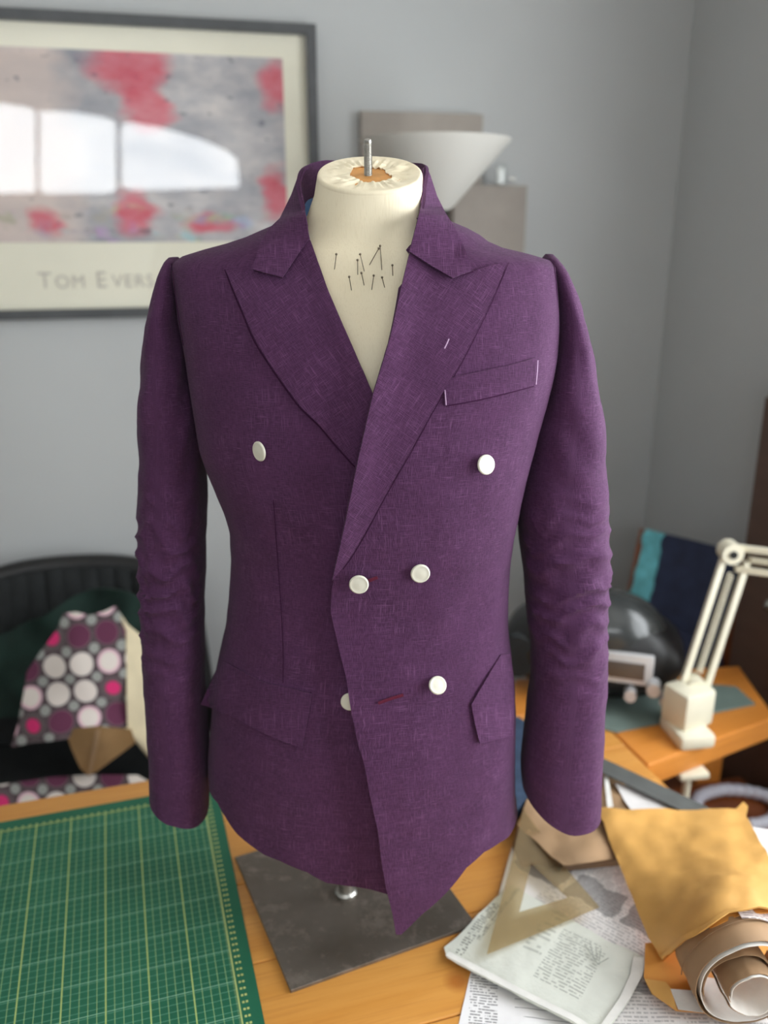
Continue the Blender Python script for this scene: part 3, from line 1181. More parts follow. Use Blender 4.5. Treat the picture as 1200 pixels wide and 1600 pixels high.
# sleeves
def sleeve(name, rws, yc_tab, dp_tab, cuff, seed, inner_side):
    rv_ = np.array([r[0] for r in rws], float)
    L = np.array([r[1] for r in rws], float)
    Rr = np.array([r[2] for r in rws], float)
    nseg, nrow = 56, 190
    v0, v1 = rv_[0], rv_[-1]
    vv, ff, uvs = [], [], []
    vs = v0 + (v1 - v0) * (np.linspace(0, 1, nrow + 1) ** 1.15)
    for j, v in enumerate(vs):
        lft, rgt = np.interp(v, rv_, L), np.interp(v, rv_, Rr)
        yc = np.interp(v, *yc_tab)
        dp = np.interp(v, *dp_tab)
        a3, b3 = at_y(lft, v, yc), at_y(rgt, v, yc)
        cx, ha, z = (a3[0] + b3[0]) / 2, (b3[0] - a3[0]) / 2, a3[2]
        for i in range(nseg):
            th = 2 * math.pi * i / nseg
            s, c_ = math.sin(th), math.cos(th)
            e = 2 / 2.45
            px_, py_ = math.copysign(abs(s) ** e, s), math.copysign(abs(c_) ** e, c_)
            zz = z
            cut = cuff(s, c_)                      # shape of the cuff opening, metres up from lowest
            tcut = max(0.0, (v - 1100) / (v1 - 1100))
            zz = z + cut * tcut ** 1.5
            p = np.array([cx + ha * px_, yc - dp * py_, zz])
            nn = Vector((s / ha, -c_ / dp, 0)).normalized()
            # elbow creases: slanting folds that fade up and down the arm
            el = math.exp(-((v - 900) / 115.0) ** 2)
            ph = z * 230 + s * 2.6 * inner_side + nz((s * .8, c_ * .8, z * 9), 2.2, seed) * 6.0
            fold_ = (.75 - 1.6 * abs(math.sin(ph * .5)) ** .6 + .3) * .0075 * el * (.03 + .97 * max(0.0, c_) ** .8) * (0.45 + 0.55 * (nz((s * .6, c_, z), 9, seed + 3) + .6))
            up = math.exp(-((v - 620) / 150.0) ** 2)
            f2 = math.sin(z * 75 - s * 3.0 * inner_side + nz((s, c_, z * 4), 2, seed + 7) * 3) * .0014 * up
            fade = min(1.0, (v - v0) / 60.0)
            q = V3(p) + nn * ((fold_ + f2 + cloth_disp(p, 1.2, seed)) * fade)
            vv.append(q)
            uvs.append((th * .055, z))
    for j in range(nrow):
        for i in range(nseg):
            k = (i + 1) % nseg
            ff.append((j * nseg + i, j * nseg + k, (j + 1) * nseg + k, (j + 1) * nseg + i))
    top = len(vv)
    vv.append(sum((Vector(p) for p in vv[:nseg]), Vector()) / nseg)
    uvs.append((0, 0))
    for i in range(nseg):
        ff.append((i, (i + 1) % nseg, top))
    # keep uv seam tidy: duplicate not needed, the seam faces the back
    o = mk(name, vv, ff, MT['linen'], jk, uvs, solid=0.0014)
    bm = bmesh.new()
    bm.from_mesh(o.data)
    bmesh.ops.recalc_face_normals(bm, faces=bm.faces)
    bm.to_mesh(o.data)
    bm.free()
    return o


yc = ([400, 550, 700, 900, 1100, 1265], [.986, .982, .975, .960, .946, .938])
SL_L = [(402, 266, 276), (408, 262, 280), (418, 258, 281), (430, 254, 284), (455, 247, 286), (490, 240, 289), (540, 232, 298), (600, 227, 308), (650, 225, 316), (690, 224, 318), (760, 222, 318), (830, 219, 319),
        (880, 221, 317), (960, 223, 317), (1040, 227, 318), (1100, 231, 319), (1180, 237, 325), (1267, 241, 325)]
sleeve('sleeve', SL_L, yc, ([400, 408, 430, 500, 620, 900, 1265], [.010, .030, .046, .060, .066, .056, .048]),
       lambda s, c_: .036 * (0.5 - 0.5 * s) ** 1.3 + .012 * max(0, -c_), 11.0, 1)
SL_R = [(397, 853, 863), (404, 850, 868), (414, 851, 876), (425, 854, 882), (450, 858, 893), (475, 860, 903), (540, 858, 917), (600, 846, 930), (660, 829, 938), (720, 815, 943), (790, 807, 946), (852, 813, 950),
        (892, 819, 949), (952, 822, 947), (1004, 828, 946), (1060, 829, 946), (1140, 820, 941), (1212, 814, 938), (1266, 815, 936)]
sleeve('sleeve', SL_R, yc, ([397, 404, 425, 500, 620, 900, 1265], [.010, .030, .046, .060, .068, .058, .050]),
       lambda s, c_: .036 * max(0, -s + .05) + .010 * max(0, -c_), 17.0, -1)


# buttons
def button(u, v, off, tilt_x=0.0, tilt_z=0.0, r=.0102):
    p = V3(hit([u], [v], off)[0])
    nn = normal_at(p)
    nn = (Matrix.Rotation(tilt_z, 3, 'Z') @ nn)
    nn = (Matrix.Rotation(tilt_x, 3, 'X') @ nn).normalized()
    Mx = Matrix.Translation(p) @ nn.to_track_quat('Z', 'Y').to_matrix().to_4x4()
    prof = [(.0001, .0026), (r * .9, .0026), (r, .0034), (r, .0046), (r * .95, .0053), (r * .86, .0056), (r * .78, .0053), (r * .5, .0058), (.0001, .0060)]
    b = G().lathe(prof, Mx, 36, caps=False).build('button', MT['button'], jk)
    G().lathe([(.0022, -.002), (.0018, .0010), (.0024, .0027)], Mx, 14).build('button_shank', MT['thread'], b)
    return b


button(410, 704, .001, 0.05, -.55)
button(756, 726, .008, -.25, .15)
button(561, 911, .0165)
button(656, 894, .0085)
button(682, 1071, .012, -.55, .1, .0100)
button(547, 1094, .0015, -.1, 0)


# line details: ribbons that follow the cloth
def ribbon(name, pts, w, base, mat, lift=.0009, step=6):
    pts2 = smooth_poly(pts, step)
    P = base(np.array([p[0] for p in pts2]), np.array([p[1] for p in pts2]))
    P = [V3(p) + normal_at(p) * lift for p in P]
    vv, ff = [], []
    for i, p in enumerate(P):
        t = (P[min(i + 1, len(P) - 1)] - P[max(i - 1, 0)]).normalized()
        sd = t.cross(normal_at(p)).normalized() * (w / 2)
        vv += [p - sd, p + normal_at(p) * (w * .25), p + sd]
    for i in range(len(P) - 1):
        a, b = 3 * i, 3 * i + 3
        ff += [(a, a + 1, b + 1, b), (a + 1, a + 2, b + 2, b + 1)]
    o = mk(name, vv, ff, mat, jk, solid=.0004, solid_off=0)
    orient_to_cam(o)
    return o


on_l = lambda u, v: hit(u, v, 0.0)
on_r = lambda u, v: hit(u, v, off_r(np.asarray(u, float), np.asarray(v, float)))
ribbon('dart_seam', [(428, 780), (433, 850), (440, 950), (443, 1020), (443, 1066)], .0007, on_l, MT['seam'], .0012)
ribbon('armhole_seam', [(272, 412), (282, 487), (291, 540)], .0014, on_l, MT['seam'], .0030)
ribbon('armhole_seam', [(860, 402), (865, 450), (865, 490), (864, 530)], .0014, lambda u, v: hit(u, v, .001), MT['seam'], .0030)
ribbon('buttonhole', [(550, 914), (566, 909), (590, 900)], .0034, on_r, MT['hole'], .0038)
ribbon('buttonhole', [(591, 1096), (610, 1089), (630, 1083)], .0036, on_r, MT['hole'], .0038)
ribbon('notch_seam', [(399, 422), (420, 427), (441, 432)], .0013, lambda u, v: lap_l(u, v), MT['seam'], .0042)
ribbon('notch_seam', [(738, 424), (722, 429), (707, 433)], .0013, lambda u, v: lap_r(u, v), MT['seam'], .0042)
ribbon('lapel_edge_shade', [(352, 421), (363, 450), (377, 484), (397, 531), (419, 567), (445, 605), (469, 637), (499, 666), (524, 696), (555, 730)], .0010, lambda u, v: hit(u, v, .0012), MT['seam'], .0012)  # dark line painted in for the contact shadow beneath the lapel edge
ribbon('lapel_edge_shade', [(794, 410), (781, 442), (760, 489), (724, 561), (695, 611), (671, 653), (643, 705), (606, 769), (575, 827), (553, 865), (536, 889)], .0006, on_r, MT['seam'], .0016)  # thinner painted shadow line along the overlapping lapel, no stitching
ribbon('loose_thread', [(694, 544), (698, 536), (701, 529)], .0010, lambda u, v: lap_r(u, v), MT['thread'], .0020)
ribbon('loose_thread', [(888, 1240), (892, 1235)], .0010, lambda u, v: at_y(u, v, .8905 + 0 * u), MT['thread'], .0005)


# pockets
def flap(name, poly, base, lift_fn, seed):
    return px_patch(name, poly, 9, lambda u, v: base(u, v) + lift_fn(u, v), MT['linen'], jk, disp=lambda p: cloth_disp(p, .6, seed))


def lift_l(u, v):
    k = np.clip((370 - u) / 52, 0, 1) ** 1.5
    w_ = np.clip((v - 1030) / 130, 0, 1)
    o = np.zeros((len(u), 3))
    o[:, 1] = -.0015 - .0025 * w_ - .012 * k
    return o


def flat_l(u, v):
    P = hit(u, v, 0.0)
    lim = .955
    P2 = at_y(u, v, np.minimum(P[:, 1], lim))
    return P2


flap('pocket_flap', [(345, 1027), (375, 1046), (408, 1063), (450, 1073), (487, 1082), (486, 1097), (473, 1166), (450, 1158), (428, 1149), (395, 1134), (363, 1117), (343, 1105), (318, 1091), (330, 1062)],
     flat_l, lift_l, 41)
flap('pocket_flap', [(736, 1099), (748, 1078), (765, 1050), (783, 1022), (797, 1020), (802, 1050), (803, 1100), (801, 1146), (775, 1153), (749, 1158), (742, 1130)],
     lambda u, v: on_r(u, v), lambda u, v: np.stack([0 * u, -.0014 - .0030 * np.clip((v - 1040) / 110, 0, 1), 0 * u], -1), 43)
px_patch('welt_pocket', [(693, 607), (703, 590), (750, 580), (800, 569), (837, 558), (834, 602), (800, 611), (760, 621), (725, 628), (695, 633)], 9,
         lambda u, v: on_r(u, v) + np.array([0, -.0022, 0]), MT['linen'], jk)
ribbon('welt_stitch', [(836, 562), (835, 580), (833, 600)], .0008, on_r, MT['thread'], .0042)
ribbon('welt_stitch', [(694, 608), (695, 620), (696, 632)], .0008, on_r, MT['thread'], .0042)
ribbon('welt_seam', [(697, 634), (725, 629), (760, 622), (800, 612), (833, 603)], .0011, on_r, MT['seam'], .0012)
ribbon('flap_seam', [(486, 1080), (486, 1098), (480, 1130), (473, 1166)], .0010, on_l, MT['seam'], .0012)
ribbon('flap_seam', [(735, 1098), (740, 1128), (748, 1158)], .0014, on_r, MT['seam'], .0020)

# ================================================================== DRESS FORM
df = empty('dress_form', (-0.05, 0.97, TABLE_Z), 'cream calico dress form on a square steel base', 'dress form')
body_rows = []
for v in list(range(1150, 440, -30)):
    yq = np.interp(v, [325, 400, 500, 700, 900, 1100, 1500], [.985, .985, .972, .966, .966, .962, .957])
    z = float(at_y(600., float(v), yq)[2])
    cx, a, cy, b = (float(t) for t in S_par(z))
    body_rows.append((z, cx, a - .014, cy, b - .012, 0))
zq = lambda v, y: float(at_y(600., float(v), y)[2])
xq = lambda u, v, y: float(at_y(float(u), float(v), y)[0])
body_rows += [(zq(415, .975), xq(570, 415, .975), .150, .975, .083, 3), (zq(392, .972), xq(571, 392, .972), .112, .971, .077, 6), (zq(372, .968), xq(571, 372, .968), .088, .968, .0715, 9), (zq(350, .966), xq(571, 350, .966), .0650, .966, .064, 12),
              (zq(330, .964), xq(572, 330, .964), .0600, .964, .0625, 15), (zq(305, .963), xq(575, 305, .963), .0560, .963, .0600, 18), (zq(276, .962), xq(578, 276, .962), .0545, .962, .0590, 20)]


def form_ring(row, n=72, k=1.0, dz=0.0):
    z, cx, a, cy, b, tilt = row
    tl = R(tilt)
    out = []
    for i in range(n):
        t = 2 * math.pi * i / n
        e = 2 / 2.15
        sx = math.copysign(abs(math.sin(t)) ** e, math.sin(t)) * a * k
        fy = math.copysign(abs(math.cos(t)) ** e, math.cos(t)) * b * k
        out.append(Vector((cx + sx, cy - fy * math.cos(tl) - dz * math.sin(tl), z - fy * math.sin(tl) + dz * math.cos(tl))))
    return out


g = G()
g.loft([form_ring(r) for r in body_rows])
g.build('torso', MT['calico'], df)
trow = body_rows[-1]
# gathered cover turned in over the top of the neck
vv, ff, uvs = [], [], []
NA, NR = 140, 26
for j in range(NR + 1):
    t = j / NR                                  # 0 rim .. 1 hole
    if t < .2:
        a_ = t / .2 * math.pi / 2
        k = 1 - .06 * (1 - math.cos(a_))
        h = .0042 * math.sin(a_)
    else:
        q = (t - .2) / .8
        k = .94 - (.94 - .40) * q
        h = .0042 - .0015 * q
    ring = form_ring(trow, NA, 1.0, 0)
    ctr_ = sum(ring, Vector()) / NA
    for i in range(NA):
        th = 2 * math.pi * i / NA
        kk = k
        if t > .85:
            kk = k * (1 + (t - .85) / .15 * (.16 * math.sin(th * 2 + .5) + .08 * math.sin(th * 5 + 2)))
        d = ring[i] - ctr_
        w_ = max(0.0, t - .12) * (1.1 - abs(t - .6)) * (1 - .6 * max(0, (t - .8) / .2))
        pl_ = (nz((math.cos(th) * 3, math.sin(th) * 3, t * .9), 2.4, 4) + .6 * abs(nz((math.cos(th) * 5, math.sin(th) * 5, t * 1.6), 2.2, 9)) - .15) * .0062 * w_
        tl = R(20)
        up = Vector((0, -math.sin(tl), math.cos(tl)))
        vv.append(ctr_ + d * kk + up * (h + pl_))
for j in range(NR):
    for i in range(NA):
        k = (i + 1) % NA
        ff.append((j * NA + i, j * NA + k, (j + 1) * NA + k, (j + 1) * NA + i))
o = mk('neck_cap', vv, ff, MT['calico'], df, solid=.001)
tl = R(20)
upv = Vector((0, -math.sin(tl), math.cos(tl)))
tc = Vector((trow[1], trow[3], trow[0]))
NECK = Matrix.Translation(tc) @ upv.to_track_quat('Z', 'Y').to_matrix().to_4x4()
G().lathe([(.0001, .0), (.034, .0), (.034, .0012), (.0001, .0012)], NECK, 40, caps=False).build('wood_disc', MT['orange_wood'], df)
prof = [(.0040, .0)]
for k in range(26):
    prof += [(.0043, .001 + k * .00125), (.0037, .0016 + k * .00125)]
prof += [(.0040, .0340), (.0034, .0362), (.0001, .0372)]
G().lathe(prof, NECK @ Matrix.Translation((-.0018, 0.0016, 0)), 20, caps=False).build('bolt', MT['bright_steel'], df)
rod = Vector((-0.052, 0.966, TABLE_Z))
G().cyl(rod + Vector((0, 0, .005)), rod + Vector((0, 0, .30)), .0105).build('rod', MT['bright_steel'], df)
G().lathe([(.0001, .005), (.0150, .005), (.0150, .010), (.0125, .013), (.0001, .013)], Matrix.Translation(rod), 28, caps=False).build('rod_collar', MT['bright_steel'], df)
PY = R(24.2)
pc = Vector((-0.0475, 0.9755, TABLE_Z))
Mp = Matrix.Translation(pc) @ Matrix.Rotation(PY, 4, 'Z')
m = M('scuffed_base_plate_steel')
c = m.coord('Object')
f1 = m.noise(c, 7, 4, .6)
f2 = m.ramp(m.noise(c, 30, 4, .7), .52, .66)
mp = m.coord('Object', rot=(0, 0, -R(24)), loc=(0, 0, 0))
sx_, sy_, _ = m.sep(mp)
cc = m.mix(m.ramp(f1, .3, .7), srgb(108, 100, 90), srgb(140, 132, 124))
cc = m.mix(m.math('MULTIPLY', f2, .35), cc, srgb(190, 178, 168))
m.col(cc)
m.p(Metallic=.75, Roughness=m.ramp(f1, .3, .7, .38, .55))
MT['plate'] = m.m
G().box((0, 0, .0025), (.2535, .2535, .005), None, .0008).build('base_plate', MT['plate'], df, smooth=False, M=Mp)

# pins stuck in the chest
pins = [((526, 397), (522, 424)), ((563, 397), (570, 428)), ((559, 406), (559, 433)), ((592, 388), (576, 416)), ((594, 384), (597, 426)), ((613, 414), (614, 434)),
        ((546, 432), (550, 459)), ((565, 426), (570, 451)), ((584, 430), (580, 458)), ((597, 433), (602, 453))]


def form_hit(u, v):
    lo, hi = 0.80, 1.0
    rowsZ = [r[0] for r in body_rows]
    for y in np.arange(.80, 1.0, .0005):
        p = at_y(float(u), float(v), y)
        z = p[2]
        cx = np.interp(z, rowsZ, [r[1] for r in body_rows])
        a = np.interp(z, rowsZ, [r[2] for r in body_rows])
        cy = np.interp(z, rowsZ, [r[3] for r in body_rows])
        b = np.interp(z, rowsZ, [r[4] for r in body_rows])
        if abs((p[0] - cx) / a) ** 2.15 + abs((y - cy) / b) ** 2.15 < 1:
            return V3(p)
    return V3(p)


pin_labels = [
    'steel pin standing alone at the blue-lining end of the upper pin row', 'leaning steel pin crossing just above a short upright pin', 'short upright steel pin just beneath a leaning pin',
    'long slanting steel pin whose head meets an upright pin', 'long upright steel pin whose head meets a slanting pin', 'short steel pin standing alone beside the overlapping lapel',
    'steel pin at the blue-lining end of the lower pin row', 'steel pin with its head among the upper pins, leaning', 'lower-row steel pin leaning the opposite way to its neighbours', 'steel pin of the lower row nearest the overlapping lapel']
for (h_, t_), lab_ in zip(pins, pin_labels):
    a = form_hit(*h_) + Vector((0, -.006, 0))
    b = form_hit(*t_) + Vector((0, .002, 0))
    e = empty('pin', b, lab_, 'pin', 'pins stuck in the dress form')
    G().cyl(a, b, .00042, .00035, 6).build('shaft', MT['pin'], e)
    G().ell(a, (.0012, .0012, .0012), None, 10, 8).build('head', MT['pin'], e)

# ================================================================== THINGS LYING ON THE TABLE
def sheet(name, poly, heights, mat, label=None, cat=None, parent=None, step=11, crumple=.0, seed=0.0, solid=.0008, uv0=None, uvd=None, group=None, ctrl=None, smooth=True, fscale=14, sharp=1.0, over=None):
    """a limp sheet: outline traced in the photo, height above the table from what lies under it"""
    if ctrl is None:
        if isinstance(heights, (int, float)):
            hf = lambda x, y: np.full(np.shape(x), float(heights))
        else:
            hf = rbf(poly, heights)
    else:
        hf = rbf([c_[:2] for c_ in ctrl], [c_[2] for c_ in ctrl])
    Vp, T = cdt(poly, step)
    h = np.maximum(hf(Vp[:, 0], Vp[:, 1]), .0006)
    P = at_z(Vp[:, 0], Vp[:, 1], TABLE_Z + h)
    if over:
        for _ in range(6):
            h = np.maximum(h, over(P) - TABLE_Z)
            P = at_z(Vp[:, 0], Vp[:, 1], TABLE_Z + h)
    if crumple:
        for i in range(len(P)):
            q = nz(P[i], fscale, seed) + .6 * nz(P[i], fscale * 2.3, seed + 4)
            P[i, 2] += crumple * (abs(q) if sharp else q)
    e0 = P[0] if uv0 is None else at_z(*map(float, uv0), TABLE_Z)
    d0 = (at_z(*map(float, uvd), TABLE_Z) if uvd is not None else P[1]) - e0
    d0[2] = 0
    d0 /= np.linalg.norm(d0)
    e1 = np.array([-d0[1], d0[0], 0])
    uvs_ = np.stack([(P - e0) @ d0, (P - e0) @ e1], -1)
    o = mk(name, P, T, mat, parent, uvs_, solid=solid, solid_off=-1 if solid else 0, smooth=smooth)
    orient_to_cam(o)
    if label:
        tag(o, label, cat, group)
    return o


news = printed('newsprint', (232, 228, 226), (90, 90, 92),
               [((.02, .30, .00, .30), .0052, 260, .45, 0., .45)], blocks=(.085, .06), crinkle=.3)
news2 = printed('instruction_sheet', (238, 236, 236), (70, 70, 72),
                [((.012, .045, -.02, .30), .0040, 220, .5, 2., .7), ((.065, .32, .01, .07), .012, 40, .08, 3., .8)], crinkle=.2)
poly_m = printed('white_poly_mailer', (222, 224, 214), (74, 78, 72),
                 [((.062, .140, .160, .215), .0060, 130, .5, 1., .30),
                  ((.105, .165, .028, .120), .0046, 190, .5, 2., .42),
                  ((.075, .100, .060, .215), .0085, 85, .5, 4., .34),
                  ((.020, .026, .040, .230), .0060, 500, .9, 6., .5),
                  ((.006, .018, .000, .110), .0042, 180, .55, 7., .7)], rough=.42, crinkle=.35)

# printed sheets under everything
sheet('newspaper_sheet', [(806, 1302), (768, 1440), (740, 1475), (1010, 1590), (1090, 1580), (1060, 1330)], .0012, news,
      'grey printed newspaper sheet under the set square and mustard envelope', 'paper', uv0=(768, 1440), uvd=(1010, 1590), crumple=.003, seed=3)
sheet('pattern_sheet', [(737, 1512), (715, 1608), (690, 1690), (1010, 1720), (1040, 1590), (800, 1480)], .0008, news2,
      'white instruction sheet with a narrow text column beneath the poly mailer', 'paper', uv0=(715, 1608), uvd=(1000, 1640), crumple=.002, seed=5)
sheet('newspaper_sheet', [(985, 1530), (940, 1615), (935, 1690), (1300, 1700), (1280, 1590), (1100, 1560)], .0030, news,
      'printed newspaper sheet under the orange envelope and kraft paper roll', 'paper', uv0=(935, 1690), uvd=(1300, 1700), crumple=.003, seed=8)
sheet('newspaper_sheet', [(1172, 1292), (1160, 1340), (1215, 1420), (1290, 1400), (1225, 1300)], .014, news,
      'printed sheet sticking out beyond the far corner of the mustard envelope', 'paper', uv0=(1172, 1292), uvd=(1225, 1300), crumple=.002, seed=9)

# brown kraft parcel paper, folded, with label strips
kb = empty('kraft_parcel', at_z(880., 1290., TABLE_Z), 'crumpled brown kraft paper parcel beside the mustard envelope', 'parcel')
kctrl = [(811, 1292, .030), (840, 1230, .026), (875, 1353, .030), (960, 1342, .024), (829, 1253, .036), (919, 1323, .034), (940, 1190, .012), (1000, 1270, .018), (1020, 1330, .02), (880, 1280, .026)]
sheet('main_sheet', [(808, 1291), (822, 1255), (842, 1222), (880, 1195), (935, 1180), (950, 1205), (1010, 1262), (1030, 1336), (960, 1343), (879, 1354)], 0, MT['kraft'], parent=kb, ctrl=kctrl, crumple=.012, seed=2, fscale=13, solid=.001)
sheet('side_fold', [(808, 1291), (879, 1354), (857, 1357), (815, 1357), (800, 1324)], [.030, .030, .003, .002, .004], MT['kraft_dark'], parent=kb, crumple=.002, seed=6, step=9)
sheet('side_fold', [(879, 1354), (960, 1343), (1030, 1336), (1032, 1345), (962, 1353), (876, 1362)], [.030, .024, .02, .002, .002, .002], MT['kraft_dark'], parent=kb, step=9)
sheet('label_strip', [(874, 1270), (933, 1276), (933, 1283), (873, 1277)], .0385, MT['white_paper'], parent=kb, step=6)
sheet('label_strip', [(944, 1212), (950, 1212), (958, 1260), (949, 1262)], .030, MT['white_paper'], parent=kb, step=6)
# letter lying behind
letter = printed('printed_letter', (228, 224, 222), (90, 88, 90), [((.05, .13, .012, .03), .006, 120, .5, 1., .5), ((.10, .13, .010, .03), .02, 30, .9, 2., .5)])
sheet('letter', [(961, 1224), (1002, 1231), (1060, 1246), (1112, 1268), (1060, 1276), (990, 1272), (975, 1250)], .028, letter,
      'white printed letter tucked under the far edge of the mustard envelope', 'letter', uv0=(975, 1255), uvd=(1112, 1275), crumple=.002, seed=1)
# dark grey straightedge
a0, a1 = V3(at_z(925., 1190., TABLE_Z + .034)), V3(at_z(1150., 1297., TABLE_Z + .034))
dv = (a1 - a0)
sd = Vector((-dv.y, dv.x, 0)).normalized() * .018
o = G().loft([[a0 - sd, a1 - sd, a1 + sd, a0 + sd], [p + Vector((0, 0, .003)) for p in (a0 - sd, a1 - sd, a1 + sd, a0 + sd)]]).build('straightedge', MT['rubber'], None, smooth=False, bevel=.0006)
tag(o, 'long dark grey straightedge lying across the kraft parcel', 'ruler')

# poly mailer
pmc = [(693, 1484, .006), (800, 1383, .006), (1010, 1497, .010), (935, 1625, .006), (850, 1490, .012), (760, 1470, .010), (960, 1540, .012), (735, 1516, .005)]
pm = empty('poly_mailer', at_z(850., 1490., TABLE_Z), 'white plastic mailing bag with printed text under the set square', 'mailing bag')
mo = sheet('bag', [(694, 1480), (712, 1466), (775, 1402), (800, 1384), (812, 1390), (860, 1418), (948, 1470), (1000, 1494), (1013, 1498), (1004, 1524), (985, 1560), (960, 1598), (938, 1626), (890, 1597), (800, 1552), (737, 1519), (698, 1497)],
           0, poly_m, parent=pm, ctrl=pmc, crumple=.0035, seed=12, uv0=(697, 1497), uvd=(938, 1626), fscale=18)
sheet('sealed_edge', [(696, 1493), (737, 1515), (800, 1548), (890, 1593), (936, 1621), (940, 1612), (895, 1585), (805, 1540), (742, 1507), (702, 1487)], .0150, MT['white_paper'], parent=pm, step=8, crumple=.001)
sheet('sealed_edge', [(1011, 1497), (1003, 1525), (984, 1560), (938, 1622), (928, 1616), (968, 1560), (985, 1522), (990, 1494)], .0158, MT['white_paper'], parent=pm, step=8, crumple=.001)

lg = G()
for (ax, ay), (bx_, by_) in (((913, 1476), (925, 1493)), ((922, 1473), (927, 1495)), ((931, 1480), (933, 1499)), ((939, 1482), (936, 1501)), ((951, 1497), (933, 1507)), ((926, 1495), (933, 1505))):
    p_, q_ = V3(at_z(float(ax), float(ay), TABLE_Z + .0185)), V3(at_z(float(bx_), float(by_), TABLE_Z + .0185))
    n_ = Vector((-(q_ - p_).y, (q_ - p_).x, 0)).normalized() * .0004
    lg.loft([[p_ - n_, q_ - n_, q_ + n_, p_ + n_], [k_ + Vector((0, 0, .0004)) for k_ in (p_ - n_, q_ - n_, q_ + n_, p_ + n_)]])
lg.build('printed_logo', MT['pale_print'], pm, smooth=False)

# set square
def tri_px(pts, h):
    return [at_z(float(p[0]), float(p[1]), TABLE_Z + h)[:2] for p in pts]


outer = tri_px([(761, 1491), (936, 1418), (817, 1281)], .020)
inner = tri_px([(811, 1427), (888, 1404), (830, 1350)], .020)
Vp, T = cdt([tuple(p) for p in outer], .02, [[tuple(p) for p in inner]])
P0 = [Vector((p[0], p[1], TABLE_Z + .0195 + .021 * min(1, max(0, (p[1] - 1.0) / .12)))) for p in Vp]
ss = mk('set_square', P0, T, MT['amber'], None, smooth=False, solid=.0024, solid_off=1)
orient_to_cam(ss)
tag(ss, 'smoky amber transparent set square lying on the white mailing bag', 'set square')

# second envelope under the roll
ev2 = empty('torn_envelope', at_z(1050., 1530., TABLE_Z), 'torn orange padded envelope under the kraft paper roll', 'envelope')
sheet('back_sheet', [(1008, 1474), (1006, 1528), (1018, 1553), (1056, 1580), (1126, 1587), (1180, 1570), (1150, 1480), (1060, 1470)],
      [.020, .016, .014, .014, .008, .006, .01, .02], MT['manila2'], parent=ev2, crumple=.003, seed=15)
sheet('flap', [(1007, 1529), (1019, 1553), (1058, 1579), (1049, 1545), (1040, 1534)], [.020, .018, .018, .024, .022], MT['manila'], parent=ev2, step=8)
sheet('inner_lining', [(1048, 1545), (1060, 1577), (1118, 1584), (1112, 1560), (1090, 1548)], [.026, .019, .012, .016, .020], MT['white_paper'], parent=ev2, step=8)

# roll of kraft paper with white tissue inside
roll = empty('kraft_roll', at_z(1165., 1560., TABLE_Z), 'rolled brown kraft paper lined with white tissue, open end showing', 'paper roll')
rc = at_z(1168., 1549., TABLE_Z + .058)
RC = Vector((rc[0], rc[1], TABLE_Z + .0665))
rax = Vector((-.06, 1, 0)).normalized()
rxx = Vector((rax.y, -rax.x, 0))


ROLL_LEN = .062


def spiral(name, r0, r1, t0, t1, off, mat, length, solid=.0008, start=0.0):
    n, k = 90, 10
    vv, ff = [], []
    for j in range(k + 1):
        for i in range(n + 1):
            t = t0 + (t1 - t0) * i / n
            r = r0 + (r1 - r0) * i / n + off
            r += .0012 * nz((math.cos(t) * 2, math.sin(t) * 2, j * .4), 1.5, 3)
            p = RC + rxx * (r * math.cos(t)) + Vector((0, 0, 1)) * (r * math.sin(t)) + rax * (start + length * j / k + .006 * nz((t, 0, 0), .8, 5) * (1 - j / k))
            vv.append(p)
    for j in range(k):
        for i in range(n):
            a = j * (n + 1) + i
            ff.append((a, a + 1, a + n + 2, a + n + 1))
    return mk(name, vv, ff, mat, roll, solid=solid, solid_off=0)


spiral('kraft_sheet', .0640, .0560, R(-60), R(345), 0, MT['kraft'], ROLL_LEN)
spiral('white_sheet', .0615, .0520, R(-55), R(330), -.0012, MT['white_paper'], ROLL_LEN, start=-.002)
spiral('kraft_sheet', .0500, .0300, R(200), R(20), 0, MT['kraft'], ROLL_LEN, start=.004)
spiral('kraft_core', .0300, .0270, R(-150), R(200), 0, MT['kraft'], ROLL_LEN, start=-.012)
spiral('white_core', .0290, .0260, R(-150), R(190), -.001, MT['white_paper'], ROLL_LEN, start=-.014)
lab = printed('printed_label', (226, 216, 212), (90, 80, 84), [((.0, .08, .0, .06), .009, 110, .4, 1., .7)])
vv, ff, uvs = [], [], []
for j in range(7):
    for i in range(13):
        t = R(92) - R(50) * i / 12
        vv.append(RC + rxx * (.0652 * math.cos(t)) + Vector((0, 0, .0652 * math.sin(t))) + rax * (.030 + .030 * j / 6))
        uvs.append((i * .006, j * .0125))
for j in range(6):
    for i in range(12):
        a = j * 13 + i
        ff.append((a, a + 1, a + 14, a + 13))
mk('address_label', vv, ff, lab, roll, uvs, solid=.0003)
band = []
for k in range(40):
    t = R(-10) + R(200) * k / 39
    band.append(RC + rxx * (.0646 * math.cos(t)) + Vector((0, 0, .0646 * math.sin(t))) + rax * (.028 + .004 * math.sin(t * 2)))
G().tube(band, .0006, 6).build('string_line', MT['kraft_dark'], roll)

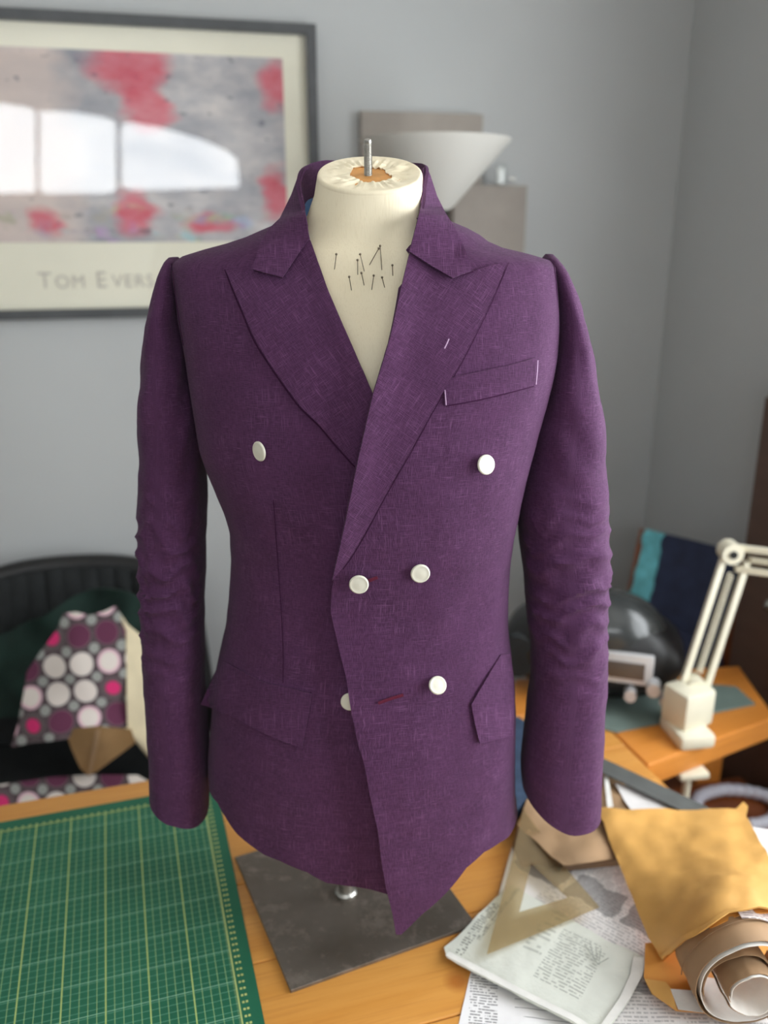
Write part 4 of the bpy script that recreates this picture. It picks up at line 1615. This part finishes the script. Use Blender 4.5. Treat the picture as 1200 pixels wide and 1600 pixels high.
# mustard padded envelope, propped on the roll
ec = [(931, 1263, .036), (1090, 1266, .044), (1166, 1261, .050), (1172, 1290, .055), (1205, 1350, .098), (1245, 1430, .128), (1161, 1424, .139), (1139, 1425, .137), (1100, 1455, .120), (1061, 1477, .080), (1035, 1500, .028),
      (1014, 1468, .030), (975, 1370, .034), (1080, 1370, .084), (1085, 1430, .112), (1105, 1410, .126), (1130, 1385, .130), (1165, 1385, .134), (1200, 1400, .132)]
env = empty('padded_envelope', at_z(1080., 1390., TABLE_Z), 'large mustard padded envelope with torn open end lying on the paper pile', 'envelope')
sheet('front_sheet', [(931, 1263), (1000, 1266), (1090, 1266), (1150, 1264), (1161, 1256), (1168, 1262), (1165, 1275), (1172, 1290), (1205, 1350), (1245, 1428), (1185, 1420), (1161, 1424), (1139, 1426), (1100, 1452), (1061, 1477), (1047, 1490), (1034, 1501), (1014, 1469), (975, 1370)],
      0, MT['manila'], parent=env, ctrl=ec, crumple=.008, seed=22, fscale=16, solid=.0022)
ec2 = [(a, b, c_ - .010) for a, b, c_ in ec]
sheet('back_sheet', [(936, 1268), (1000, 1270), (1090, 1270), (1158, 1266), (1172, 1295), (1200, 1352), (1235, 1425), (1161, 1428), (1100, 1456), (1060, 1480), (1036, 1502), (1016, 1470), (978, 1372)],
      0, MT['manila2'], parent=env, ctrl=ec2, crumple=.004, seed=24, fscale=13, solid=.0015)
sheet('torn_lip', [(1034, 1502), (1061, 1478), (1100, 1453), (1139, 1427), (1161, 1425), (1160, 1420), (1137, 1421), (1098, 1446), (1058, 1471), (1032, 1495)], 0, MT['manila'], parent=env,
      ctrl=[(a, b, c_ + .0030) for a, b, c_ in ec], step=7, solid=.001, crumple=.008, seed=22, fscale=16)

# folded denim behind the jacket
dn = empty('folded_denim', at_z(800., 1200., TABLE_Z), 'folded dark blue denim cloth on the table behind the jacket', 'denim')
for k in range(3):
    sheet('fold_layer', [(760, 1150 - 4 * k), (808, 1128 - 4 * k), (836, 1140), (850, 1180), (846, 1222 - 2 * k), (838, 1238 - 3 * k), (812, 1268 - 5 * k), (770, 1270)], .012 + .014 * k, MT['denim'], parent=dn, crumple=.006, seed=30 + k, solid=.012)

# ================================================================== SECOND DESK, LAMP AND THINGS ON IT
D0 = V3(at_z(1000., 1198., TABLE_Z))
DY = R(28)
DE1 = Vector((math.cos(DY), math.sin(DY), 0))
cr = WP(S_R - .03, 0, 0)
front_r = D0 + DE1 * .335
lim = [TP(T_R + .004, tcoord(D0)[1]), front_r]
tb = TP(T_R + .004, T_BACK + .004)
tl_ = TP(T_R - .26, T_BACK + .004)
back_r = WP(S_R - .15, .66, 0)
back_l = WP(S_R - .62, .60, 0)
dpoly = [TP(T_R + .004, tcoord(D0)[1]), front_r, back_r, back_l, tl_, tb]
desk = empty('side_desk', (D0.x + .2, D0.y + .3, 0), 'orange pine side desk with the cream lamp clamped to its edge', 'desk')
G().prism([(p.x, p.y) for p in dpoly], TABLE_Z - .046, TABLE_Z).build('desk_top', MT['pine2'], desk, smooth=False, bevel=.003)
for p in (TP(T_R + .05, tcoord(D0)[1] + .09), back_r + Vector((-.06, -.04, 0)), back_l + Vector((.05, -.04, 0)), tb + Vector((-.06, .06, 0))):
    G().box((p.x, p.y, (TABLE_Z - .046) / 2), (.05, .05, TABLE_Z - .046), None, .003).build('leg', MT['pine2'], desk, smooth=False)
# grey-teal mat
q = [at_z(u, v, TABLE_Z) for u, v in ((962., 1146.), (1085., 1122.), (1180., 1102.), (1150., 1075.), (1000., 1062.), (850., 1062.), (835., 1112.))]
o = G().prism([(p[0], p[1]) for p in q], TABLE_Z + .0005, TABLE_Z + .004).build('desk_mat', MT['teal'], None, smooth=False, bevel=.001)
tag(o, 'grey-green mat on the side desk under the black stereo', 'mat')

# black stereo
sc_ = at_z(930., 1096., TABLE_Z + .004)
SM = Matrix.Translation((sc_[0], sc_[1] + .06, TABLE_Z + .004)) @ Matrix.Rotation(R(-16), 4, 'Z') @ Matrix.Diagonal((.92, .92, 1.02, 1))
st = empty('portable_stereo', (sc_[0], sc_[1] + .06, TABLE_Z + .004), 'glossy black rounded portable stereo with chrome trim on the side desk', 'stereo')
g = G()
NS = 24
rings = []
for k in range(NS + 1):
    t = -1 + 2 * k / NS
    w = math.sqrt(max(0.02, 1 - abs(t) ** 2.6))
    ring = []
    for i in range(20):
        a = 2 * math.pi * i / 20
        ca, sa = math.cos(a), math.sin(a)
        y = math.copysign(abs(ca) ** .7, ca) * .095 * (.55 + .45 * w)
        z = .088 + math.copysign(abs(sa) ** .75, sa) * .088 * w
        ring.append((t * .185, y, z))
    rings.append(ring)
g.loft(rings)
g.build('body', MT['black'], st, M=SM)
G().ell((.02, -.008, .130), (.130, .088, .078)).build('lid', MT['lid'], st, M=SM)
G().box((.060, -.092, .092), (.13, .014, .060), None, .004).build('display_panel', MT['silver'], st, M=SM)
G().box((.066, -.100, .090), (.085, .004, .032), None, .001).build('display', MT['display'], st, M=SM)
for sx in (-1, 1):
    G().cyl((sx * .118 - .03, -.070, .082), (sx * .118 - .03, -.086, .082), .045, .042, 28).build('speaker', MT['black_cloth'], st, M=SM)
for k, (x_, z_, r_) in enumerate(((.128, .062, .015), (.150, .042, .010), (.085, .044, .013), (.03, .038, .010))):
    G().cyl((x_, -.085, z_), (x_, -.112, z_), r_, r_ * .9, 20).build('knob', MT['silver'], st, M=SM)

# navy cloth board leaning in the corner
bt = [at_y(u, v, yy) for u, v, yy in ((1000., 826., 1.93), (1170., 868., 1.77), (1136., 1080., 1.74), (962., 1010., 1.88))]
bd = empty('wooden_chair', (bt[3][0], bt[3][1], 0), 'brown wooden chair with navy turquoise-edged cloth over its back', 'chair')
b0, b1, b2, b3 = [V3(p) for p in bt]
nrm = (b1 - b0).cross(b3 - b0).normalized()
if nrm.y > 0:
    nrm = -nrm


def bil(u, v, o=0.0):
    return b0.lerp(b1, u).lerp(b3.lerp(b2, u), v) + nrm * o


def bquad(name, u0, u1, v0, v1, o0, o1, mat, wave=0.0, n=14, seed=0):
    vv, ff = [], []
    for layer in (o0, o1):
        for j in range(n + 1):
            for i in range(n + 1):
                u, v = u0 + (u1 - u0) * i / n, v0 + (v1 - v0) * j / n
                uu = u + (wave * nz((v * 3, seed, 0), 2.5, seed) if i in (0, n) else 0)
                vv.append(bil(uu, v, layer + (wave * .12 * nz((u * 2, v * 2, layer), 1.6, seed) if wave else 0)))
    m_ = (n + 1) ** 2
    for j in range(n):
        for i in range(n):
            a = j * (n + 1) + i
            ff += [(a, a + n + 1, a + n + 2, a + 1), (m_ + a, m_ + a + 1, m_ + a + n + 2, m_ + a + n + 1)]
    for i in range(n):
        for a, b in ((i, i + 1), (n * (n + 1) + i + 1, n * (n + 1) + i), ((i + 1) * (n + 1), i * (n + 1)), (i * (n + 1) + n, (i + 1) * (n + 1) + n)):
            ff.append((a, b, m_ + b, m_ + a))
    o = mk(name, vv, ff, mat, bd, smooth=False)
    bm = bmesh.new()
    bm.from_mesh(o.data)
    bmesh.ops.recalc_face_normals(bm, faces=bm.faces)
    bm.to_mesh(o.data)
    bm.free()
    return o


bquad('back_panel', 0, 1, 0, 1, -.018, 0, MT['brown_wood'])
hx = Vector(((b2 - b3).x, (b2 - b3).y, 0)).normalized()
hn = Vector((hx.y, -hx.x, 0))
wd_ = (b2 - b3).length
sb = Vector(((b3.x + b2.x) / 2, (b3.y + b2.y) / 2, 0)) - hn * .0
for k in (-1, 1):
    e_ = sb + hx * (k * wd_ * .42)
    G().tube([Vector((e_.x, e_.y, 0)) - hn * .03, Vector((e_.x, e_.y, min(b2.z, b3.z) + .05))], .016, 10).build('rear_leg', MT['brown_wood'], bd)
    e_ = sb + hx * (k * wd_ * .42) + hn * .20
    G().tube([Vector((e_.x, e_.y, 0)), Vector((e_.x, e_.y, .43))], .016, 10).build('front_leg', MT['brown_wood'], bd)
cs = [sb + hx * (a * wd_ * .5) + hn * b for a, b in ((-1, -.01), (1, -.01), (1, .22), (-1, .22))]
G().prism([(p.x, p.y) for p in cs], .43, .455).build('seat', MT['brown_wood'], bd, smooth=False, bevel=.005)
bquad('navy_cloth', .20, .93, -.012, .97, .002, .006, MT['navy'], .03, seed=3)
bquad('turquoise_edging', .06, .24, -.010, .64, .003, .0085, MT['turquoise'], .08, seed=6)
bquad('cloth_fold', .42, .80, .66, .98, .006, .020, MT['navy'], .05, seed=9)

# cream jointed desk lamp clamped to the side desk
lp = empty('desk_lamp', (D0.x, D0.y, TABLE_Z), 'cream jointed desk lamp with twin-bar arms clamped to the side desk', 'lamp')
lb = V3(at_z(1072., 1152., TABLE_Z))
LM = Matrix.Translation(lb) @ Matrix.Rotation(DY - R(18), 4, 'Z')
G().box((0, .0, .0135), (.066, .085, .027), None, .007).build('clamp_plate', MT['cream_paint'], lp, M=LM)
G().box((.008, .012, .060), (.070, .062, .072), None, .008).build('swivel_block', MT['cream_paint'], lp, M=LM @ Matrix.Rotation(R(16), 4, 'Z'))
G().box((0, -.010, -.054), (.056, .070, .012), None, .003).build('clamp_jaw', MT['cream_paint'], lp, M=LM)
G().cyl((-.004, -.026, -.115), (-.004, -.026, -.050), .0075).build('clamp_screw', MT['cream_paint'], lp, M=LM)
# arms
yA = lb.y + .03
A0 = V3(at_y(1084., 1075., yA))
A1 = V3(at_y(1150., 872., yA + .06))
A2 = V3(at_y(1330., 896., yA - .02))


def arm(p, q, gap, name):
    d = (q - p).normalized()
    s_ = d.cross(Vector((0, 1, 0))).normalized() * gap
    for k in (-1, 1):
        a, b = p + s_ * k, q + s_ * k
        g = G()
        up_ = Vector((0, 1, 0)) * .0055
        sd_ = s_.normalized() * .0055
        g.loft([[a - up_ - sd_, a + up_ - sd_, a + up_ + sd_, a - up_ + sd_], [b - up_ - sd_, b + up_ - sd_, b + up_ + sd_, b - up_ + sd_]])
        g.build(name, MT['cream_paint'], lp, smooth=False, bevel=.0012)
    g = G()
    n_ = 420
    cl = []
    for i in range(n_ + 1):
        t = .12 + .76 * i / n_
        an = i * .62
        c0 = p.lerp(q, t)
        cl.append(c0 + s_.normalized() * (.0055 * math.cos(an)) + Vector((0, 1, 0)) * (.0055 * math.sin(an)))
    g.tube(cl, .0011, 5)
    g.build('spring', MT['cream_paint'], lp)


arm(A0, A1, .022, 'lower_arm_bar')
arm(A1, A2, .020, 'upper_arm_bar')
G().cyl(A1 + Vector((-.012, -.016, .012)), A1 + Vector((-.012, .016, .012)), .019).build('elbow_joint', MT['cream_paint'], lp)
G().cyl(A1 + Vector((-.012, -.019, .012)), A1 + Vector((-.012, -.014, .012)), .007).build('elbow_screw', MT['black'], lp)
G().cyl(A0 + Vector((0, -.018, 0)), A0 + Vector((0, .018, 0)), .022).build('base_joint', MT['cream_paint'], lp)
hd = A2 + Vector((.02, 0, 0))
HM = Matrix.Translation(hd) @ Vector((.3, -.2, -1)).to_track_quat('Z', 'Y').to_matrix().to_4x4()
G().lathe([(.022, -.05), (.026, -.01), (.034, .02), (.066, .075), (.075, .11), (.073, .11), (.062, .075), (.030, .022)], HM, 36, caps=False).build('lamp_shade', MT['cream_paint'], lp)
G().ell((0, 0, .06), (.026, .026, .036), HM).build('bulb', MT['frosted'], lp)

# crate with a white hose under the side desk
kr = WP(S_R - .29, .86, 0)
cm = Matrix.Translation((kr.x, kr.y, 0)) @ Matrix.Rotation(WY, 4, 'Z')
ct = empty('wooden_crate', (kr.x, kr.y, 0), 'brown wooden crate on the floor under the side desk', 'crate')
for z_ in (.06, .19, .32, .45):
    for sy in (-1, 1):
        G().box((0, sy * .14, z_), (.27, .018, .10), None, .003).build('slat', MT['brown_wood'], ct, smooth=False, M=cm)
    for sx in (-1, 1):
        G().box((sx * .135, 0, z_), (.018, .26, .10), None, .003).build('slat', MT['brown_wood'], ct, smooth=False, M=cm)
G().box((0, 0, .505), (.29, .31, .012), None, .003).build('lid', MT['brown_wood'], ct, smooth=False, M=cm)
hz_ = .511 + .014
hp = [at_z(u, v, hz_) for u, v in ((1085., 1262.), (1092., 1246.), (1110., 1238.), (1135., 1234.), (1165., 1236.), (1195., 1243.), (1212., 1254.), (1214., 1270.), (1200., 1284.), (1170., 1290.))]
g = G()
pts = smooth_poly([tuple(p) for p in hp], .004)
g.tube(pts, [.0125 + .0010 * math.sin(i * 1.3) for i in range(len(pts))], 12)
o = g.build('hose', MT['cable'], None)
tag(o, 'bluish white ribbed plastic hose curled on the wooden crate', 'hose')

# tall brown cupboard against the right wall, mostly beyond the frame
cb0 = .58
cq = empty('cupboard', WP(S_R - .1, cb0 + .2, 0), 'dark brown cupboard standing against the right wall', 'cupboard')
MT['dark_wood'] = wood('dark_brown_wood', (84, 60, 48), (96, 70, 56), (54, 36, 28), 1.2, 0.5)
wall_box('body', S_R - .105, S_R - .004, cb0, cb0 + .26, 0, 1.33, MT['dark_wood'], cq)
for k in range(2):
    d = wall_box('door', S_R - .117, S_R - .105, cb0 + .005 + .126 * k, cb0 + .129 + .126 * k, .06, 1.30, MT['dark_wood'], cq)
    p = WP(S_R - .124, cb0 + .115 + .03 * k, .9)
    G().ell(tuple(p), (.012, .012, .012)).build('knob', MT['bright_steel'], d)

# ================================================================== BACK WALL THINGS
# framed poster
def WQ(s, z, o):
    return WP(s, o, z)


fs1, fz1, fz0 = wall_s(on_wall(487., 42.)) + .004, 2.024, 1.430
fs0 = fs1 - .86
FT = .020
pf = empty('framed_poster', WP((fs0 + fs1) / 2, .012, fz0), 'charcoal-framed poster of red, pink and grey paint behind glass on the grey wall', 'picture')
for nm, (s0, s1, z0, z1) in {'a': (fs0, fs1, fz1 - FT, fz1), 'b': (fs0, fs1, fz0, fz0 + FT), 'c': (fs0, fs0 + FT, fz0 + FT, fz1 - FT), 'd': (fs1 - FT, fs1, fz0 + FT, fz1 - FT)}.items():
    o = wall_box('frame_rail', s0, s1, .002, .030, z0, z1, MT['frame'], pf)
MT['mount'] = plain('cream_mount_board', (244, 240, 220), .8, vary=.02, scale=4)
wall_box('mount_board', fs0 + FT, fs1 - FT, .004, .010, fz0 + FT, fz1 - FT, MT['mount'], pf)
as1, az1, az0 = wall_s(on_wall(440., 93.)), 1.9590, 1.588
as0 = fs0 + (fs1 - as1)
m = M('abstract_paint_print')
uv = m.coord('UV')
x, y, _ = m.sep(uv)
n1 = m.noise(uv, 3.2, 5, .6)
wv = m.n('ShaderNodeVectorMath', operation='ADD')
s2 = m.n('ShaderNodeVectorMath', operation='SCALE')
m.t.links.new(m.noise(uv, 7, 4, out=1), s2.inputs[0])
s2.inputs[3].default_value = .16
m.t.links.new(uv, wv.inputs[0])
m.t.links.new(s2.outputs[0], wv.inputs[1])
x2, y2, _ = m.sep(wv.outputs[0])
grey = m.mix(m.ramp(m.noise(uv, 9, 5, .7), .3, .7), srgb(178, 178, 184), srgb(224, 216, 212))
c = m.mix(m.ramp(n1, .4, .65), grey, srgb(146, 148, 158))
warm = m.mix(m.ramp(m.noise(uv, 5, 3), .35, .65), srgb(224, 206, 198), srgb(208, 194, 190))
c = m.mix(m.ramp(x2, .50, .42), c, warm)


def blob(cx, cy, rx, ry, soft=.5):
    a = m.math('DIVIDE', m.math('SUBTRACT', x2, cx + .08), rx)
    b = m.math('DIVIDE', m.math('SUBTRACT', y2, cy + .08), ry)
    d = m.math('SQRT', m.math('ADD', m.math('MULTIPLY', a, a), m.math('MULTIPLY', b, b)))
    return m.ramp(d, 1, 1 - soft)


red = m.mix(m.ramp(m.noise(uv, 8, 4, .7), .35, .7), srgb(214, 66, 92), srgb(226, 128, 142))
for bb in ((.555, .93, .14, .17), (.605, .74, .085, .17), (.975, .86, .075, .16), (.28, .12, .06, .10), (.55, .16, .07, .16), (.76, .10, .09, .07), (.97, .28, .06, .16)):
    c = m.mix(m.math('MULTIPLY', blob(*bb), .9), c, red)
low = m.ramp(y2, .30, .22)
vo = m.n('ShaderNodeTexVoronoi', Scale=16)
m.t.links.new(wv.outputs[0], vo.inputs['Vector'])
hs = m.n('ShaderNodeHueSaturation', Saturation=.55, Value=.75)
m.t.links.new(vo.outputs['Color'], hs.inputs['Color'])
c = m.mix(m.math('MULTIPLY', low, m.ramp(m.noise(uv, 12, 2), .5, .65, 0, .55)), c, hs.outputs[0])
c = m.mix(m.math('MULTIPLY', m.ramp(m.noise(uv, 22, 2), .66, .72), .6), c, srgb(70, 78, 96))
m.col(c)
m.p(Roughness=.7)
MT['art'] = m.m
mk('print', [WQ(as0, az0, .011), WQ(as1, az0, .011), WQ(as1, az1, .011), WQ(as0, az1, .011)], [(0, 1, 2, 3)], MT['art'], pf, [(0, 0), (1, 0), (1, 1), (0, 1)], smooth=False)
MT['ink'] = plain('pale_grey_ink', (196, 190, 180), .8, vary=.02)


def wall_text(txt, size, s, z, mat, parent, name='lettering'):
    cu = bpy.data.curves.new(name, 'FONT')
    cu.body = txt
    cu.size = size
    cu.space_character = 1.12
    ob = bpy.data.objects.new(name, cu)
    COL.objects.link(ob)
    dg = bpy.context.evaluated_depsgraph_get()
    me = bpy.data.meshes.new_from_object(ob.evaluated_get(dg))
    bpy.data.objects.remove(ob)
    vv = [WQ(s + p.co.x, z + p.co.y, .0112) for p in me.vertices]
    ff = [tuple(p.vertices) for p in me.polygons]
    return mk(name, vv, ff, mat, parent, smooth=False)


ts = wall_s(on_wall(62., 455.))
tz = float(on_wall(62., 450.)[2])
wall_text('T', .048, ts, tz, MT['ink'], pf)
wall_text('OM', .038, ts + .034, tz, MT['ink'], pf)
wall_text('E', .048, ts + .118, tz, MT['ink'], pf)
wall_text('VERS', .038, ts + .152, tz, MT['ink'], pf)
mk('glass_pane', [WQ(fs0 + FT, fz0 + FT, .024), WQ(fs1 - FT, fz0 + FT, .024), WQ(fs1 - FT, fz1 - FT, .024), WQ(fs0 + FT, fz1 - FT, .024)], [(0, 1, 2, 3)], MT['glass'], pf, smooth=False)

# two taupe canvases
s0, s1 = wall_s(on_wall(560., 172.)), wall_s(on_wall(748., 186.))
zt_ = float(on_wall(650., 178.)[2])
o = wall_box('canvas', s0, s1, .001, .028, zt_ - .30, zt_, MT['taupe'])
tag(o, 'large taupe linen canvas hung behind the floor lamp shade', 'canvas')
s0, s1 = wall_s(on_wall(700., 290.)), wall_s(on_wall(812., 290.))
zt_ = float(on_wall(780., 291.)[2])
o = wall_box('canvas', s0, s1, .030, .046, zt_ - .17, zt_, MT['taupe'])
tag(o, 'small taupe canvas hung by a clear clip on the grey wall', 'canvas')
ck = V3(on_wall(782., 276., .055))
cl = empty('wall_clip', ck, 'clear plastic clip holding up the small taupe canvas', 'clip')
CMx = Matrix.Translation(ck) @ Matrix.Rotation(WY, 4, 'Z')
G().box((0, -.004, .004), (.026, .010, .046), None, .004).build('clip_body', MT['clear'], cl, M=CMx)
G().box((0, -.001, .002), (.020, .006, .036), None, .003).build('clip_pad', MT['frame_white'], cl, M=CMx)
G().cyl((.020, -.002, -.004), (.034, -.002, -.004), .004).build('clip_lever', MT['bright_steel'], cl, M=CMx)

# floor lamp with frosted cone
yl = 1.86
fl_c = at_y(680., 225., yl)
FLX, FLY, FLZ = float(fl_c[0]), yl, float(at_y(680., 218., yl)[2])
fl = empty('floor_lamp', (FLX, FLY, 0), 'uplighter floor lamp with a frosted white cone shade behind the dress form', 'floor lamp')
TM = Matrix.Translation((FLX, FLY, 0))
rt = 119 / F_PX * (yl * CP - (FLZ - CAMZ) * SP)
zb_ = float(at_y(690., 332., yl)[2])
G().lathe([(.024, zb_), (.040, zb_ + .012), (rt * .985, FLZ - .004), (rt, FLZ), (rt * .97, FLZ - .002), (.036, zb_ + .018), (.0001, zb_ + .016)], TM, 64, caps=False).build('shade', MT['frosted'], fl)
G().cyl((FLX, FLY, zb_ - .05), (FLX, FLY, zb_ + .004), .022, .030).build('lamp_holder', MT['black'], fl)
G().cyl((FLX, FLY, .02), (FLX, FLY, zb_ - .04), .011).build('pole', MT['black'], fl)
G().lathe([(.0001, 0), (.125, 0), (.125, .014), (.05, .024), (.014, .034), (.0001, .034)], TM, 40, caps=False).build('base', MT['black'], fl)

# ================================================================== CHAIR AND THE THINGS ON IT
chx, chy = -.66, 1.58
ch = empty('office_chair', (chx, chy, 0), 'black ribbed office chair pushed up behind the work table', 'chair')
CM = Matrix.Translation((chx, chy, 0)) @ Matrix.Rotation(R(10), 4, 'Z')


def back_shell(u, v, o=0.0):
    """u across -1..1, v 0 bottom .. 1 top"""
    w = .285 * (1 - .10 * v)
    zt__ = .50 + .395 * v - .05 * abs(u) ** 3 * v
    return CM @ Vector((u * w, .215 + .04 * v - .055 * u * u - o, zt__))


vv, ff = [], []
NU, NV = 56, 24
for j in range(NV + 1):
    for i in range(NU + 1):
        u = -1 + 2 * i / NU
        rib = .0045 * math.cos(u * 42)
        r_ = (1 - (abs(u)) ** 5)
        vv.append(back_shell(u, j / NV, rib))
for j in range(NV):
    for i in range(NU):
        a = j * (NU + 1) + i
        ff.append((a, a + 1, a + NU + 2, a + NU + 1))
mk('backrest', vv, ff, MT['black_cloth'], ch, solid=.03, solid_off=1)
rim = [back_shell(-1, t / 10) for t in range(11)] + [back_shell(-1 + 2 * k / 24, 1) for k in range(1, 24)] + [back_shell(1, 1 - t / 10) for t in range(11)]
G().tube(rim, .022, 12).build('back_frame', MT['black'], ch)
G().box((0, -.02, .455), (.54, .50, .085), None, .035, 4).build('seat', MT['black_cloth'], ch, M=CM)
for sx in (-1, 1):
    G().tube([CM @ Vector((sx * .29, .16, .44)), CM @ Vector((sx * .32, .10, .62)), CM @ Vector((sx * .32, -.12, .63)), CM @ Vector((sx * .29, -.16, .44))], .016, 10).build('armrest', MT['black'], ch)
G().cyl(CM @ Vector((0, 0, .09)), CM @ Vector((0, 0, .42)), .028).build('column', MT['black'], ch)
for k in range(5):
    a = R(72 * k + 20)
    e_ = CM @ Vector((.29 * math.cos(a), .29 * math.sin(a), .075))
    lg = G().tube([CM @ Vector((0, 0, .11)), e_], [.026, .016], 10).build('leg', MT['black'], ch)
    G().ell(tuple(e_ - Vector((0, 0, .045))), (.028, .028, .030)).build('castor', MT['black'], lg)

# printed cotton with big dots, stretched as a tote bag
m = M('dotted_print_cotton')
uv = m.coord('UV')
P_ = .051
x, y, _ = m.sep(uv)
x = m.math('DIVIDE', x, P_)
y = m.math('DIVIDE', y, P_)


def cell(xx, yy, r0, r1):
    fx = m.math('SUBTRACT', m.math('FRACT', xx), .5)
    fy = m.math('SUBTRACT', m.math('FRACT', yy), .5)
    d = m.math('SQRT', m.math('ADD', m.math('MULTIPLY', fx, fx), m.math('MULTIPLY', fy, fy)))
    return m.ramp(d, r1, r0)


def cellid(xx, yy, seed):
    cb = m.n('ShaderNodeCombineXYZ')
    m.set(cb.inputs[0], m.math('FLOOR', xx))
    m.set(cb.inputs[1], m.math('FLOOR', yy))
    cb.inputs[2].default_value = seed
    wn_ = m.n('ShaderNodeTexWhiteNoise')
    m.t.links.new(cb.outputs[0], wn_.inputs['Vector'])
    return wn_.outputs['Value']


c = m.mix(.0, srgb(92, 80, 84), srgb(92, 80, 84))
small = cell(m.math('ADD', x, .5), m.math('ADD', y, .5), .17, .20)
c = m.mix(small, c, srgb(168, 170, 166))
idv = cellid(x, y, 1.)
big = cell(x, y, .41, .44)
inn = cell(x, y, .30, .36)
c = m.mix(big, c, m.mix(m.math('LESS_THAN', cellid(x, y, 3.), .4), srgb(240, 230, 224), srgb(238, 196, 210)))
c = m.mix(m.math('MULTIPLY', inn, big), c, srgb(244, 234, 226))
plum = m.math('MULTIPLY', m.math('LESS_THAN', idv, .22), big)
c = m.mix(plum, c, srgb(112, 62, 88))
pk = m.math('MULTIPLY', m.math('GREATER_THAN', idv, .80), big)
c = m.mix(pk, c, srgb(104, 92, 96))
c = m.mix(m.math('MULTIPLY', m.math('GREATER_THAN', idv, .80), cell(x, y, .25, .29)), c, srgb(232, 62, 128))
m.col(c)
m.p(Roughness=.85, Specular_IOR_Level=.2)
MT['dots'] = m.m


def hang(name, poly, ctrl, mat, parent=None, step=9, uvs_px=None, seed=0, amp=.004, solid=.002, rot=0.0):
    fn = rbf([c_[:2] for c_ in ctrl], [c_[2] for c_ in ctrl])
    Vp, T = cdt(poly, step)
    y = fn(Vp[:, 0], Vp[:, 1])
    P = at_y(Vp[:, 0], Vp[:, 1], y)
    for i in range(len(P)):
        P[i, 1] += amp * nz(P[i], 12, seed)
    kk = 1.6 / F_PX
    X = (Vp - np.array([110., 1060.])) * kk
    uv_ = np.stack([X[:, 0] * math.cos(rot) - X[:, 1] * math.sin(rot), -(X[:, 0] * math.sin(rot) + X[:, 1] * math.cos(rot))], -1)
    o = mk(name, P, T, mat, parent, uv_, solid=solid, solid_off=-1)
    orient_to_cam(o)
    return o


gc = hang('green_garment', [(-40, 1000), (20, 985), (70, 960), (110, 935), (150, 922), (200, 918), (235, 935), (262, 985), (280, 1060), (262, 1120), (200, 1150), (60, 1130), (-40, 1120)],
          [(-40, 1000, 1.66), (110, 935, 1.70), (200, 918, 1.70), (262, 985, 1.68), (262, 1120, 1.60), (60, 1130, 1.58), (-40, 1120, 1.58), (130, 1030, 1.64)], MT['green_cloth'], seed=4, amp=.03, solid=.006)
tag(gc, 'dark green garment draped over the black office chair back', 'garment')
tb_ = empty('tote_bag', at_y(120., 1150., 1.52), 'cotton bag printed with white, pink and grey dots slumped on the office chair', 'bag')
bctrl = [(100, 958, 1.615), (182, 948, 1.61), (200, 985, 1.585), (200, 1148, 1.50), (100, 1162, 1.47), (15, 1165, 1.50), (40, 1060, 1.57), (120, 1060, 1.53)]
hang('bag_front', [(88, 985), (98, 960), (118, 957), (140, 962), (160, 957), (181, 947), (190, 962), (199, 985), (199, 1060), (200, 1140), (170, 1150), (130, 1150), (98, 1156), (55, 1160), (18, 1166), (28, 1130), (38, 1080), (42, 1050), (62, 1020)],
     bctrl, MT['dots'], tb_, seed=2, amp=.012, rot=.12)
hang('bag_side', [(182, 948), (200, 975), (224, 996), (250, 1040), (262, 1110), (262, 1200), (242, 1190), (222, 1165), (200, 1142), (198, 1060), (198, 985)],
     [(182, 948, 1.612), (200, 985, 1.587), (224, 996, 1.62), (262, 1110, 1.60), (262, 1200, 1.56), (200, 1142, 1.502), (198, 1060, 1.53)], MT['cream_cloth'], tb_, seed=6, amp=.004)
pts = [at_y(u, v, yy) for u, v, yy in ((196., 1140., 1.495), (212., 1152., 1.505), (228., 1172., 1.525), (244., 1190., 1.54), (262., 1205., 1.55))]
G().tube(smooth_poly([tuple(p) for p in pts], .01), .006, 8).build('piping', MT['cream_cloth'], tb_)
pb = empty('paper_bag', at_y(150., 1205., 1.45), 'folded brown paper bag under the dotted bag on the chair', 'paper bag')
hang('bag_panel', [(100, 1140), (150, 1135), (205, 1140), (212, 1160), (150, 1207), (137, 1213), (125, 1200), (112, 1172)], [(100, 1140, 1.49), (205, 1140, 1.49), (137, 1213, 1.43), (150, 1160, 1.455), (212, 1160, 1.50)], MT['bag'], pb, amp=.003)
hang('bag_crease', [(150, 1140), (156, 1140), (142, 1210), (137, 1212)], [(150, 1140, 1.466), (156, 1140, 1.466), (142, 1210, 1.424), (137, 1212, 1.424)], MT['kraft'], pb, amp=0, step=6)
fc = hang('folded_fabric', [(-30, 1232), (30, 1222), (80, 1214), (140, 1211), (215, 1210), (240, 1225), (200, 1260), (80, 1290), (-30, 1300)],
          [(-30, 1232, 1.42), (80, 1214, 1.45), (215, 1210, 1.46), (240, 1225, 1.44), (80, 1290, 1.30), (-30, 1300, 1.28)], MT['dots'], seed=8, amp=.006, solid=.02)
tag(fc, 'folded dotted cotton cloth lying on the chair seat by the table edge', 'fabric')
